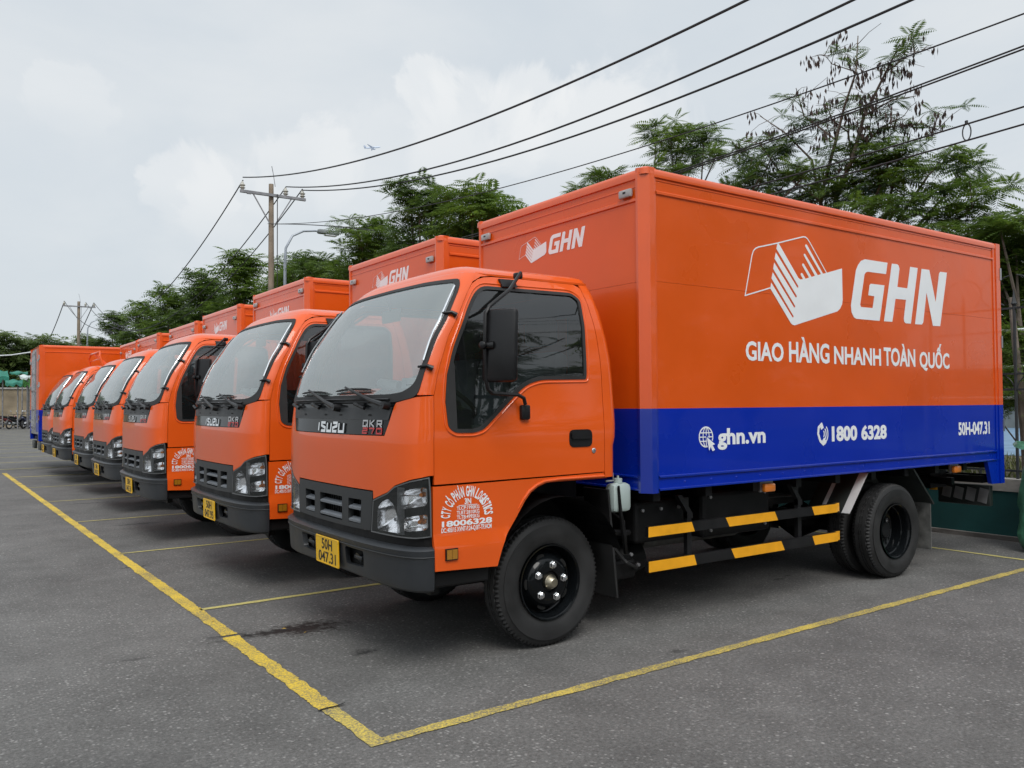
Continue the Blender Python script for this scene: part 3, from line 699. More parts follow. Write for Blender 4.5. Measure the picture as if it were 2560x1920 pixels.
        # reflector bowls
        def bowl(P, dep, nm, matn='lamp_chrome'):
            P = fillet(S(P), .02, 3); mb_ = MB(); cu = sum(p[0] for p in P)/len(P); cv = sum(p[1] for p in P)/len(P); o = 0; nn = len(P)
            for t, dz in ((1, -.008), (.96, -.022), (.84, -.042), (.66, -.060), (.42, -.072), (.16, -.077)):
                mb_.v += [tuple(front(cu+(a-cu)*t, cv+(b-cv)*t, dz*dep)) for a, b in P]
            for j in range(5):
                for i in range(nn): mb_.f.append((j*nn+i, j*nn+(i+1) % nn, (j+1)*nn+(i+1) % nn, (j+1)*nn+i))
            mb_.f.append(tuple(5*nn+i for i in range(nn))); mb_.build(nm, matn, HL, smooth=True)
        bowl([(-.577, .738), (-.579, .850), (-.62, .886), (-.687, .910), (-.735, .880), (-.768, .82), (-.790, .738)], 1, 'reflector_bowl')
        bowl([(-.787, .862), (-.775, .942), (-.86, .968), (-.957, .982), (-.960, .888)], 1, 'reflector_bowl')
        bowl([(-.818, .822), (-.960, .846), (-.962, .766), (-.844, .752), (-.815, .756)], 1, 'reflector_bowl')
        for s_, z_, mm in ((-.915, .938, 'bulb'), (-.90, .80, 'bulb'), (-.70, .80, 'steel')):
            m = MB(); m.tube([front(sg*-s_ if sg > 0 else s_, z_, -.07), front(sg*-s_ if sg > 0 else s_, z_, -.04)], [.016, .010], 8); m.build('lamp_bulb', mm, HL, smooth=True)
        m = MB()                                                     # fluting on the lens
        fl = [(-.56-.012*k, .885+.0035*k, .925+.005*k) for k in range(0)]
        for k in range(14):
            s_ = -.775-.007*k if k < 8 else -.56-.014*(k-8); 
            za, zb_ = (.735, .975) if k < 8 else (.895, .905+.004*(k-8)*3)
            if k < 8: m.tube([front(sg*-s_ if sg > 0 else s_, z_, -.002) for z_ in np.linspace(za, zb_, 5)], .0014, 4)
        m.build('lens_fluting', 'clear_plastic', HL)
        panel(S(lampo), front, .05, flange=0, off=.0028, flip=True).build('lens', 'lens_glass', HL, smooth=True, recalc=False)
    # decal on the near lower panel
    fn = side(-1); LP = [o for o in T.children if o.name.startswith('lower_panel')][0]; m = MB()
    off = lambda u, v, d: fn(u, v, .0012+d)
    text_mb('DC.:405/15 XVNT-P.24-Q.BT-TP.HCM', -.803, -.497, .738, .767, off, bold=.02, mb=m, thick=.0008)
    text_mb('18006328', -.800, -.493, .771, .802, off, bold=.035, mb=m, thick=.0008)
    text_mb('TLTB:4995KG', -.711, -.573, .805, .825, off, bold=.012, mb=m, thick=.0008)
    text_mb('TLBT:2810KG', -.711, -.573, .829, .848, off, bold=.012, mb=m, thick=.0008)
    text_mb('TLCP:1990KG', -.711, -.573, .852, .871, off, bold=.012, mb=m, thick=.0008)
    text_mb('3N', -.663, -.623, .880, .911, off, bold=.03, mb=m, thick=.0008)
    m.prism([(-.700, .8735), (-.585, .8735), (-.585, .8765), (-.700, .8765)], off, 0, .0008)
    arc = 'CTY CỔ PHẦN GHN LOGISTICS'; cxa, cza, ri, ro = -.6465, .807, .104, .160
    wts = [1 if ch != ' ' else .55 for ch in arc]; wts = [.55 if ch == 'I' else a for ch, a in zip(arc, wts)]; tot = sum(wts); acc = 0
    for ch, wgt in zip(arc, wts):
        th0 = PI-PI*acc/tot; acc += wgt; th1 = PI-PI*acc/tot; thm = (th0+th1)/2; 
        if ch == ' ': continue
        top = 1.0+(.26 if ch in 'ỔẦ' else 0)
        def pf(u, v, d, thm=thm):
            # u across (-.5...5), v 0..1 up (radial)
            r = ri+(ro-ri)*v; e = .0185 if v <= 1 else .0185
            a = Vector((math.cos(thm), math.sin(thm))); t_ = Vector((math.sin(thm), -math.cos(thm)))
            P = Vector((cxa, cza))+a*r+t_*(u*.016*wgt); return fn(P.x, P.y+(.008 if True else 0), .0012+d)
        text_mb(ch, -.5, .5, 0, top, pf, bold=.03, mb=m, thick=.0008)
    m.build('company_decal', 'vinyl', LP)
    # ---------------- grille
    gr = MB(); go = [(-.545, .936), (-.535, .80), (-.524, .728), (-.2, .722), (0, .721), (.2, .722), (.524, .728), (.535, .80), (.545, .936)]
    hol = [[(-.166, .882), (-.166, .746), (.166, .746), (.166, .882)]]
    for sg in (-1, 1): hol.append([(sg*.252, .882), (sg*.252, .750), (sg*.408, .752), (sg*.418, .884)])
    panel(go, front, .04, holes=[fillet(h, .008, 2) for h in hol], mb=gr, flange=.035, off=.004)
    GR = gr.build('grille', 'grille_grey', T, smooth=True, sharp=35, recalc=False)
    for sg, a, b in ((0, -.162, .162), (1, .258, .408), (-1, -.408, -.258)):
        for zt in (.835, .765):
            m = MB(); o = 0; ss = np.linspace(a, b, 7)
            pr = [(.003, zt-.010), (.004, zt+.002), (-.028, zt+.014), (-.030, zt-.006)]
            for s_ in ss: m.v += [tuple(front(float(s_), z_, o_)) for o_, z_ in pr]
            for i in range(6):
                for j in range(4): m.f.append((i*4+j, i*4+(j+1) % 4, (i+1)*4+(j+1) % 4, (i+1)*4+j))
            m.f += [(0, 1, 2, 3), (24, 25, 26, 27)]; m.build('grille_slat', 'slat_grey', GR)
    m = MB()
    panel([(-.53, .735), (.53, .735), (.53, .925), (-.53, .925)], front, .08, mb=m, flange=0, off=-.055); m.build('radiator_core', 'void', GR, recalc=False)
    m = MB()
    for k in range(24): s_ = -.40+k*.034; m.tube([front(s_, .75, -.05), front(s_, .88, -.05)], .004, 4)
    m.build('radiator_fins', 'chassis', GR)
    # dark filler between grille and bumper
    m = MB(); panel([(-SM, .60), (-SM, .728), (-.5, .722), (0, .718), (.5, .722), (SM, .728), (SM, .60), (0, .60)], front, .06, mb=m, flange=0, off=-.012); m.build('valance', 'chassis', T, recalc=False, smooth=True)
    # ---------------- bumper
    bp = MB(); zlo = lambda s: .462 if abs(s) > .7 else .462+.016*(1-(abs(s)/.7)**2)
    bh = [fillet([(sg*.225, .515), (sg*.445, .522), (sg*.455, .612), (sg*.225, .612)], .018, 3) for sg in (-1, 1)]
    bo = [(s, zlo(s)) for s in np.linspace(-SM, SM, 23)]+[(s, .660) for s in np.linspace(SM, -SM, 23)]
    panel([(float(a), float(b)) for a, b in bo], bump, .035, holes=bh, mb=bp, flange=.03)
    # rolled top edge
    o = len(bp.v); ss = np.linspace(-SM, SM, 45); pf = [(0, .660), (-.006, .672), (-.020, .679), (-.05, .680)]
    for s_ in ss: bp.v += [tuple(bump(float(s_), z_, o_)) for o_, z_ in pf]
    for i in range(44):
        for j in range(3): bp.f.append((o+i*4+j, o+i*4+j+1, o+(i+1)*4+j+1, o+(i+1)*4+j))
    # rolled lower edge
    o = len(bp.v); 
    for s_ in ss: bp.v += [tuple(bump(float(s_), zlo(s_)+z_, o_)) for o_, z_ in ((0, 0), (-.010, -.012), (-.04, -.014))]
    for i in range(44):
        for j in range(2): bp.f.append((o+i*3+j, o+i*3+j+1, o+(i+1)*3+j+1, o+(i+1)*3+j))
    BP = bp.build('bumper', 'bumper_grey', T, smooth=True, sharp=40, recalc=False)
    m = MB()
    for zc in (.627,): m.tube([bump(float(s_), zc, .001) for s_ in np.linspace(-SM, SM, 45)], .0035, 6)
    m.build('bumper_groove', 'grille_grey', BP, smooth=True)
    m = MB().box(-.97, -.93, -.50, .50, .49, .64); m.box(-1.0, -.95, -.48, .48, .60, .63); m.build('bumper_beam', 'void', BP)
    for sg in (-1, 1):
        m = MB(); m.tube([(-.95, sg*.34, .562), (-.995, sg*.34, .562), (-1.0, sg*.34, .560)], [.012, .012, .030], 8); m.bbox(-1.005, -.985, sg*.34-.05, sg*.34+.05, .550, .572, .006); m.build('tow_hook', 'bumper_grey', BP, smooth=True)
        m = MB().box(-.83, -.78, min(sg*.60, sg*.84), max(sg*.60, sg*.84), .42, .47); m.build('bumper_stay', 'chassis', BP)
    # licence plate
    LPz0, LPz1, xp = .474, .634, -1.040
    def pf(u, v, d): return Vector((xp-d-.004*(v-LPz0)/.16, -u, v))          # u to the viewer's right
    m = MB(); hp = fillet([(-.165, LPz0), (.165, LPz0), (.165, LPz1), (-.165, LPz1)], .008, 2); m.prism(hp, pf, -.004, 0); PL = m.build('licence_plate', 'plate_yellow', T)
    m = MB(); mo = fillet([(-.16, LPz0+.004), (.16, LPz0+.004), (.16, LPz1-.004), (-.16, LPz1-.004)], .006, 2); m.tube([pf(a, b, .0005) for a, b in mo]+[pf(*mo[0], .0005)], .0018, 4, cap=False); m.build('plate_border', 'plate_yellow', PL)
    m = text_mb('50H', -.075, .075, .560, .622, pf, bold=.012, thick=.0015); m.build('plate_text_upper', 'plate_ink', PL)
    m = text_mb('047.31', -.125, .125, .486, .548, pf, bold=.012, thick=.0015); PL2 = m.build('plate_text_lower', 'plate_ink', PL)
    # ---------------- interior
    IN = MB().box(-.83, -.55, -.80, .80, 1.0, 1.36); IN.bbox(-.93, -.60, -.80, .80, 1.33, 1.425, .03); dsh = IN.build('dashboard', 'dash', T)
    m = MB().box(-.62, -.50, -.55, -.20, 1.30, 1.41); m.build('instrument_hood', 'dash', dsh)
    for yc, wdt in ((-.42, .48), (.05, .34), (.46, .48)):
        m = MB().bbox(-.32, .18, yc-wdt/2, yc+wdt/2, 1.12, 1.26, .04)
        st_ = MB(); 
        m2_ = MB().bbox(.08, .20, yc-wdt/2, yc+wdt/2, 1.22, 1.72, .05)
        Rr = Matrix.Rotation(.12, 3, 'Y'); m2_.v = [tuple(Rr @ (Vector(v)-Vector((.14, yc, 1.22)))+Vector((.14, yc, 1.22))) for v in m2_.v]
        m.add(m2_.v, m2_.f); S_ = m.build('seat', 'seat', T, smooth=True)
        if wdt > .4:
            h_ = MB().bbox(.17, .25, yc-.14, yc+.14, 1.76, 1.93, .035); h_.build('headrest', 'seat', S_, smooth=True)
    m = MB(); c0 = Vector((-.50, -.42, 1.44)); nrm = Vector((-.55, 0, -.83)); A = Vector((0, 1, 0)); B = nrm.cross(A).normalized()
    m.tube([c0+(A*math.cos(t)+B*math.sin(t))*.205 for t in np.linspace(0, 2*PI, 33)], .014, 8, cap=False)
    for t in (0, 2.1, 4.2): m.tube([c0+nrm*.03, c0+(A*math.cos(t)+B*math.sin(t))*.2], .012, 6)
    m.tube([c0, c0+nrm*.4], [.04, .03], 8); m.build('steering_wheel', 'dash', T, smooth=True)
    m = MB(); m.tube([(.29, -.60+.22*math.cos(t), 1.44+.13*math.sin(t) if abs(math.sin(t)) < .98 else 1.44+.13*math.sin(t)) for t in np.linspace(0, 2*PI, 21)], .018, 6, cap=False)
    m.build('grab_frame', 'seat', T, smooth=True)
    m = MB().box(.335, .355, -.84, .84, .97, 1.50); m.box(.285, .305, -.70, .70, 1.93, 2.08); m.box(.315, .335, -.74, -.55, 1.5, 1.98); m.box(.315, .335, .55, .74, 1.5, 1.98); m.build('cab_back_trim', 'dash', T)

    # ---------------- cargo box
    X0, X1, HB, Z0, Z1, ZB = .6137, 5.0627, .945, .862, 2.8396, 1.365
    box = MB().box(X0+.02, X1-.02, -HB+.02, HB-.02, Z0+.012, Z1-.02); CB = box.build('cargo_box', 'box_paint', T)
    sg_fn = {-1: (lambda u, v, d: Vector((u, -HB-d, v))), 1: (lambda u, v, d: Vector((u, HB+d, v)))}
    ff = lambda u, v, d: Vector((X0-d, u, v))
    for sg in (-1, 1):
        F = sg_fn[sg]
        def slab(nm, a, b, c_, d_, t0, t1, mt):
            m = MB(); m.prism([(a, c_), (b, c_), (b, d_), (a, d_)], F, t0, t1); return m.build(nm, mt, CB)
        slab('side_panel', .700, 4.957, 2.1455, Z1-.03, -.012, .0, 'box_paint'); slab('side_panel', .700, 4.957, ZB, 2.1440, -.012, .0, 'box_paint')
        slab('lower_side_panel', .700, 4.957, .87, ZB, -.012, .0, 'blue_paint')
        def rail(z0, z1, t, mt, nm='moulding'):
            m = MB(); zc = (z0+z1)/2; pr = [(z0, 0), (z0+(z1-z0)*.2, t), (z0+(z1-z0)*.75, t), (z1, t*.25), (z1, 0)]; o = 0
            for x_ in (.702, 4.955): m.v += [tuple(F(x_, z_, d)) for z_, d in pr]
            m.f += [(i, i+1, 5+i+1, 5+i) for i in range(4)]; m.build(nm, mt, CB)
        rail(2.680, 2.706, .010, 'box_trim'); rail(2.765, 2.778, .004, 'box_trim')
        m = MB(); pr = [(2.782, 0), (2.786, .012), (2.815, .014), (2.835, .006), (2.842, -.012), (2.842, -.06)]
        for x_ in (X0+.03, 5.03): m.v += [tuple(F(x_, z_, d)) for z_, d in pr]
        m.f += [(i, i+1, 6+i+1, 6+i) for i in range(5)]; m.build('top_rail', 'box_trim', CB, smooth=True, sharp=60)
        rail(.938, .956, .011, 'blue_trim'); rail(.862, .878, .013, 'blue_trim')
        # front corner post, chamfered
        for lo_, hi_, mt in ((ZB, 2.842, 'box_trim'), (.851, ZB, 'blue_trim')):
            m = MB(); pl = [(X0-.012, sg*(HB-.070)), (X0-.014, sg*(HB-.050)), (X0+.028, sg*(HB+.012)), (X0+.066, sg*(HB+.014)), (X0+.070, sg*(HB+.006)), (X0+.088, sg*(HB+.004)), (X0+.088, sg*(HB-.02)), (X0+.01, sg*(HB-.08))]
            for z_ in (lo_, hi_): m.v += [(a, b, z_) for a, b in pl]
            m.f += [(i, (i+1) % 8, 8+(i+1) % 8, 8+i) for i in range(8)]+[tuple(range(8)), tuple(range(8, 16))]; m.build('corner_post' if mt == 'box_trim' else 'lower_corner_post', mt, CB)
        m = MB(); m.lathe([(2.80, .046), (2.836, .044), (2.847, .030), (2.850, .0)], 10, (X0+.035, sg*(HB-.032), 0), axis='Z'); m.build('corner_cap', 'box_trim', CB, smooth=True)
        # rear frame
        for lo_, hi_, mt in ((ZB, 2.834, 'box_trim'), (.655, ZB, 'blue_paint')):
            m = MB().box(5.0, 5.075, min(sg*(HB-.06), sg*(HB+.016)), max(sg*(HB-.06), sg*(HB+.016)), lo_, hi_); m.box(4.957, 5.0, min(sg*(HB-.03), sg*(HB+.008)), max(sg*(HB-.03), sg*(HB+.008)), max(lo_, .87), hi_); m.build('rear_post', mt, CB)
        m = MB(); m.prism([(4.785, .872), (4.862, .657), (4.998, .655), (4.998, .872)], F, -.03, .004); m.build('skirt', 'blue_paint', CB)
        for zc in (2.56, 1.94, 1.18): m = MB().box(5.062, 5.088, min(sg*(HB-.01), sg*(HB+.022)), max(sg*(HB-.01), sg*(HB+.022)), zc-.055, zc+.055); m.build('door_hinge', 'steel', CB)
        # rivets: thousands in a fleet, one mesh per side
        m = MB(); mo_ = m; mb_blue = MB()
        def riv(x_, z_, r=.0045, t=.0022):
            m = mb_blue if z_ < ZB else mo_
            o = len(m.v); m.v += [tuple(F(x_+r*math.cos(a), z_+r*math.sin(a), .0)) for a in np.linspace(0, 2*PI, 7)[:-1]]+[tuple(F(x_, z_, t))]; m.f.extend([(o+i, o+(i+1) % 6, o+6) for i in range(6)])
        x_ = .775
        while x_ < 4.93: riv(x_, 2.151); x_ += .1245
        x_ = .832
        while x_ < 4.93: riv(x_, 1.542); riv(x_, .977); x_ += .165
        x_ = .931
        while x_ < 4.93: riv(x_, .909, .009, .005); x_ += .2425
        for xc in (1.155, 1.645, 2.135, 2.625, 3.115, 3.605, 4.095, 4.585):
            for zc in (2.669, 2.543, 2.417, 2.290, 1.993, 1.842, 1.693): riv(xc, zc)
        for i in range(26): riv(.73+i*.17, 2.757, .004)
        tag(mo_.build('rivets', 'box_trim', CB, recalc=False), kind='stuff'); tag(mb_blue.build('lower_rivets', 'blue_paint', CB, recalc=False), kind='stuff')
    # blue lower front band, front sheets, front mouldings
    def fslab(nm, a, b, c_, d_, mt): m = MB(); m.prism([(a, c_), (b, c_), (b, d_), (a, d_)], ff, -.012, 0); return m.build(nm, mt, CB)
    fslab('front_upper_sheet', -.876, .876, 2.1435, 2.81, 'box_paint'); fslab('front_lower_sheet', -.876, .876, ZB, 2.1420, 'box_paint'); fslab('front_blue_sheet', -.876, .876, .87, ZB, 'blue_paint')
    for z0_, z1_, t, mt in ((2.638, 2.668, .010, 'box_trim'), (2.728, 2.738, .004, 'box_trim'), (.938, .956, .01, 'blue_trim'), (.862, .880, .01, 'blue_trim')):
        m = MB(); pr = [(z0_, 0), (z0_+(z1_-z0_)*.2, t), (z0_+(z1_-z0_)*.75, t), (z1_, 0)]
        for y_ in (-.874, .874): m.v += [tuple(ff(y_, z_, d)) for z_, d in pr]
        m.f += [(i, i+1, 4+i+1, 4+i) for i in range(3)]; m.build('front_moulding', mt, CB)
    m = MB(); pr = [(2.775, 0), (2.780, .012), (2.812, .014), (2.835, .004), (2.842, -.014), (2.842, -.06)]
    for y_ in (-.90, .90): m.v += [tuple(ff(y_, z_, d)) for z_, d in pr]
    m.f += [(i, i+1, 6+i+1, 6+i) for i in range(5)]; m.build('front_top_rail', 'box_trim', CB, smooth=True, sharp=60)
    m = MB()
    for y_ in np.arange(-.82, .83, .117):
        for z_ in (2.149, 2.757):
            o = len(m.v); m.v += [tuple(ff(y_+.0045*math.cos(a), z_+.0045*math.sin(a), 0)) for a in np.linspace(0, 2*PI, 7)[:-1]]+[tuple(ff(y_, z_, .0022))]; m.f += [(o+i, o+(i+1) % 6, o+6) for i in range(6)]
    for y_ in (-.295, .295):
        for z_ in np.arange(1.5, 2.63, .126):
            o = len(m.v); m.v += [tuple(ff(y_+.0045*math.cos(a), z_+.0045*math.sin(a), 0)) for a in np.linspace(0, 2*PI, 7)[:-1]]+[tuple(ff(y_, z_, .0022))]; m.f += [(o+i, o+(i+1) % 6, o+6) for i in range(6)]
    tag(m.build('front_rivets', 'box_trim', CB, recalc=False), kind='stuff')
    m = MB().box(X0+.05, X1-.02, -HB+.05, HB-.05, 2.836, 2.846); m.build('box_roof', 'box_trim', CB)
    for sg in (-1, 1):
        m = MB().bbox(X0-.030, X0-.004, sg*.792-.055, sg*.792+.055, 2.675, 2.728, .010); ml = m.build('marker_lamp', 'marker_plastic', CB, smooth=True)
        m = MB().box(X0-.0315, X0-.029, sg*.792-.012, sg*.792+.012, 2.700, 2.712); m.build('marker_lamp_slot', 'satin_black', CB)
    # rear doors (seen on the truck that is backed in)
    for sg in (-1, 1):
        m = MB().box(5.058, 5.072, min(sg*.012, sg*.885), max(sg*.012, sg*.885), ZB, 2.79); m.build('rear_door', 'box_paint', CB)
        m = MB().box(5.058, 5.072, min(sg*.012, sg*.885), max(sg*.012, sg*.885), .86, ZB-.001); m.build('rear_door_lower', 'blue_paint', CB)
        m = MB().box(5.072, 5.080, min(sg*.02, sg*.40), max(sg*.02, sg*.40), .86, 2.78); m.build('door_post_cover', 'bare_metal', CB)
        for yb in (.10, .30):
            m = MB(); m.tube([(5.098, sg*yb, .90), (5.098, sg*yb, 2.72)], .012, 8)
            for z_ in (.95, 1.36, 1.8, 2.2, 2.66): m.box(5.078, 5.112, sg*yb-.03, sg*yb+.03, z_-.02, z_+.02)
            m.build('lock_rod', 'steel', CB)
        for z_ in (1.10, 1.9, 2.5):
            m = MB().box(5.072, 5.092, min(sg*.72, sg*.93), max(sg*.72, sg*.93), z_-.03, z_+.03); m.build('rear_hinge', 'steel', CB)
    m = MB().box(5.0, 5.06, -.87, .87, .80, .858); m.build('rear_sill', 'bare_metal', CB)
    # prints on the near side
    F = sg_fn[-1]; Fv = lambda u, v, d: F(u, v, .0012+d)
    OUT=[(1.797, 2.188), (1.529, 2.116), (1.532, 2.136), (1.605, 2.393), (1.62, 2.425), (1.644, 2.445), (1.673, 2.457), (1.874, 2.505), (2.17, 2.583), (2.199, 2.584), (2.221, 2.574), (2.25, 2.549), (2.444, 2.347)]
    OUT=OUT[:2]+OUT[3:]
    BODY=[(1.88, 2.504), (1.867, 2.466), (2.103, 2.227), (2.106, 2.215), (2.097, 2.211), (2.09, 2.216), (1.86, 2.44), (1.846, 2.394), (2.085, 2.154), (2.088, 2.145), (2.078, 2.14), (2.069, 2.145), (1.841, 2.367), (1.828, 2.323), (2.064, 2.082), (2.068, 2.073), (2.06, 2.067), (2.051, 2.071), (1.823, 2.298), (1.809, 2.254), (2.045, 2.008), (2.047, 2.0), (2.037, 1.996), (2.031, 2.0), (1.805, 2.225), (1.794, 2.184), (2.014, 1.956), (2.033, 1.945), (2.058, 1.942), (2.57, 2.071), (2.605, 2.094), (2.631, 2.128), (2.639, 2.162), (2.637, 2.397), (2.454, 2.35), (2.4, 2.337), (2.217, 2.526), (2.204, 2.533), (2.193, 2.525), (2.194, 2.515), (2.376, 2.332), (2.336, 2.321), (2.195, 2.458), (2.183, 2.463), (2.173, 2.455), (2.176, 2.448), (2.303, 2.314), (2.263, 2.302), (2.177, 2.386), (2.166, 2.392), (2.155, 2.386), (2.155, 2.376), (2.233, 2.295), (2.191, 2.283), (2.159, 2.317), (2.147, 2.322), (2.136, 2.315), (2.137, 2.305), (2.162, 2.277), (2.13, 2.274), (2.107, 2.283), (2.086, 2.306), (1.895, 2.504)]
    GL=[(3.251, 2.497), (3.226, 2.405), (2.975, 2.402), (2.947, 2.394), (2.93, 2.377), (2.865, 2.14), (2.875, 2.123), (3.031, 2.124), (3.058, 2.218), (2.976, 2.22), (2.995, 2.298), (3.013, 2.312), (3.202, 2.314), (3.125, 2.03), (2.812, 2.029), (2.779, 2.039), (2.751, 2.075), (2.744, 2.125), (2.817, 2.4), (2.845, 2.441), (2.886, 2.478), (2.94, 2.495)]
    HL_=[(3.312, 2.496), (3.389, 2.498), (3.41, 2.489), (3.421, 2.465), (3.385, 2.316), (3.531, 2.315), (3.58, 2.495), (3.694, 2.495), (3.574, 2.031), (3.498, 2.03), (3.476, 2.041), (3.47, 2.065), (3.509, 2.221), (3.355, 2.218), (3.303, 2.032), (3.185, 2.03)]
    NL=[(3.754, 2.494), (3.874, 2.495), (3.965, 2.232), (4.029, 2.477), (4.048, 2.495), (4.158, 2.497), (4.03, 2.033), (3.914, 2.03), (3.823, 2.303), (3.763, 2.051), (3.743, 2.032), (3.637, 2.03)]
    m = MB(); stroke(m, OUT, .0085, Fv, 0, .0006); m.prism(BODY, Fv, 0, .0006); m.build('side_logo', 'vinyl', CB)
    for nm, P in (('letter_g', GL), ('letter_h', HL_), ('letter_n', NL)): m = MB(); m.prism(P, Fv, 0, .0006); m.build(nm, 'vinyl', CB)
    m = MB()
    for s_, a, b, c_, d_ in (('GIAO', 1.527, 1.929, 1.679, 1.812), ('HÀNG', 1.989, 2.462, 1.679, 1.862), ('NHANH', 2.520, 3.134, 1.679, 1.812), ('TOÀN', 3.174, 3.63, 1.679, 1.862), ('QUỐC', 3.695, 4.168, 1.650, 1.882)):
        text_mb(s_, a, b, c_, d_, Fv, bold=.028, mb=m, thick=.0006)
    m.build('slogan_lettering', 'vinyl', CB)
    m = MB(); gc = (1.128, 1.180); R_ = .063
    ring_ = [(gc[0]+R_*math.cos(a), gc[1]+R_*math.sin(a)) for a in np.linspace(0, 2*PI, 33)]; stroke(m, ring_, .009, Fv, 0, .0006)
    stroke(m, [(gc[0]+R_*.45*math.cos(a), gc[1]+R_*math.sin(a)) for a in np.linspace(0, 2*PI, 25)], .007, Fv, .0007, .0012)
    for dz in (-.027, .027): stroke(m, [(gc[0]-.056, gc[1]+dz), (gc[0]+.056, gc[1]+dz)], .007, Fv, .0013, .0018)
    stroke(m, [(gc[0]-R_, gc[1]), (gc[0]+R_, gc[1])], .007, Fv, .0013, .0018); stroke(m, [(gc[0], gc[1]-R_), (gc[0], gc[1]+R_)], .007, Fv, .0019, .0024)
    m.build('globe_icon', 'vinyl', CB)
    arr = [(1.132, 1.180), (1.209, 1.131), (1.185, 1.126), (1.207, 1.095), (1.184, 1.087), (1.167, 1.117), (1.153, 1.091)]
    m = MB(); m.prism(shrink(arr, -.006), Fv, .0026, .0030); m.build('arrow_border', 'blue_paint', CB); m = MB(); m.prism(arr, Fv, .0031, .0036); m.build('arrow_icon', 'vinyl', CB)
    m = text_mb('ghn.vn', 1.237, 1.720, 1.092, 1.232, Fv, bold=.035, thick=.0006)
    m.build('website_lettering', 'vinyl', CB); m = text_mb('1800', 2.475, 2.797, 1.108, 1.222, Fv, bold=.045, thick=.0006); m.build('phone_lettering', 'vinyl', CB); m = text_mb('6328', 2.849, 3.194, 1.108, 1.222, Fv, bold=.045, thick=.0006); m.build('phone_lettering', 'vinyl', CB)
    m = MB(); stroke(m, [(2.36, 1.243), (2.318, 1.215), (2.310, 1.170), (2.335, 1.118), (2.378, 1.090)][::1], .022, Fv, 0, .0006)
    stroke(m, [(2.345, 1.240), (2.362, 1.205)], .034, Fv, .0007, .0012); stroke(m, [(2.368, 1.130), (2.398, 1.098)], .034, Fv, .0007, .0012)
    for rr in (.032, .054, .076): stroke(m, [(2.352+rr*math.cos(a), 1.168+rr*math.sin(a)) for a in np.linspace(-.75, .75, 7)], .010, Fv, 0, .0006)
    m.build('phone_icon', 'vinyl', CB)
    m = text_mb('50H-047.31', 4.298, 4.846, 1.103, 1.219, Fv, bold=.035, thick=.0006); m.build('registration_lettering', 'vinyl', CB)
    # print on the box front: same emblem, smaller
    ax, az, kx, kz = 1.529, 2.03, .372-0, 2.448
    kk = (.372-.041)/(2.639-1.529); 
    def Ff(u, v, d): return Vector((X0-.0012-d, .372-(u-1.529)*kk, 2.418+(v-1.942)*.280))
    m = MB(); stroke(m, OUT, .008, Ff, 0, .0006); m.prism(BODY, Ff, 0, .0006); m.build('front_logo', 'vinyl', CB)
    kg = (.017+.384)/(4.158-2.744)
    def Fg(u, v, d): return Vector((X0-.0012-d, .017-(u-2.744)*kg, 2.447+(v-2.03)*.284))
    m = MB()
    for P in (GL, HL_, NL): m.prism(P, Fg, 0, .0006)
    m.build('front_letters', 'vinyl', CB)
    # ---------------- chassis and everything below
    ch = MB()
    for sg in (-1, 1):
        ch.box(-.95, 4.95, min(sg*.36, sg*.42), max(sg*.36, sg*.42), .60, .79)
    for x_ in (-.7, .2, 1.0, 1.8, 2.6, 3.0, 3.8, 4.6, 4.9): ch.box(x_, x_+.08, -.36, .36, .62, .77)
    for x_ in (.7, 1.17, 1.64, 2.11, 2.58, 3.05, 3.52, 3.99, 4.46, 4.9): ch.box(x_, x_+.06, -.90, .90, .795, .862)
    ch.build('chassis_frame', 'chassis', T)
    m = MB(); m.bbox(-.55, .35, -.30, .30, .42, .93, .05); m.tube([(.35, 0, .60), (.75, 0, .56), (.95, 0, .55)], [.22, .16, .10], 14); m.tube([(.95, 0, .55), (3.2, 0, .44)], .045, 10); m.bbox(-.35, .1, -.24, .24, .30, .44, .04); m.build('engine', 'chassis', T)
    m = MB(); m.tube([(0, -.70, .372), (0, .70, .372)], .05, 10); m.box(-.04, .04, -.6, .6, .26, .33)
    for sg in (-1, 1): m.box(-.62, .62, sg*.40-.035, sg*.40+.035, .40, .46)
    m.build('front_axle', 'chassis', T)
    m = MB(); m.tube([(3.36, -.80, .372), (3.36, -.22, .372), (3.36, 0, .372), (3.36, .22, .372), (3.36, .80, .372)], [.06, .07, .17, .07, .06], 14)
    for sg in (-1, 1): m.box(2.75, 3.97, sg*.44-.035, sg*.44+.035, .46, .54)
    m.build('rear_axle', 'chassis', T)
    m = MB(); m.bbox(1.25, 1.95, -.80, -.48, .50, .80, .03); m.build('tool_box', 'chassis', T); m = MB(); m.bbox(1.25, 2.05, .45, .82, .44, .78, .06); m.build('fuel_tank', 'chassis', T, smooth=True)
    m = MB(); m.bbox(.66, 1.12, -.78, -.50, .52, .78, .02); m.build('battery_box', 'chassis', T)
    m = MB().tube([(.55, -.50, .42), (.75, -.58, .40), (.85, -.6, .42)], [.10, .12, .10], 12); m.bbox(.52, .72, -.72, -.5, .30, .42, .02); m.tube([(.44, -.82, .62), (.60, -.78, .60), (.72, -.6, .5)], .02, 6); m.tube([(.47, -.84, .9), (.485, -.84, .74), (.52, -.83, .60), (.56, -.8, .48)], [.008, .012, .018, .014], 6); m.build('brake_unit', 'chassis', T)
    m = MB().tube([(.40, -.80, .975), (.46, -.80, .975), (.462, -.80, .93), (.40, -.80, .93)], .006, 6); m.build('bracket_loop', 'bare_metal', T)
    m = MB()
    for y_, z_, r_ in ((-.47, .80, .012), (-.50, .76, .009), (-.46, .72, .010), (-.52, .69, .007)): m.tube([(.62, y_, z_), (1.1, y_-.02, z_-.03), (1.7, y_+.01, z_+.01), (2.6, y_, z_-.02)], r_, 6)
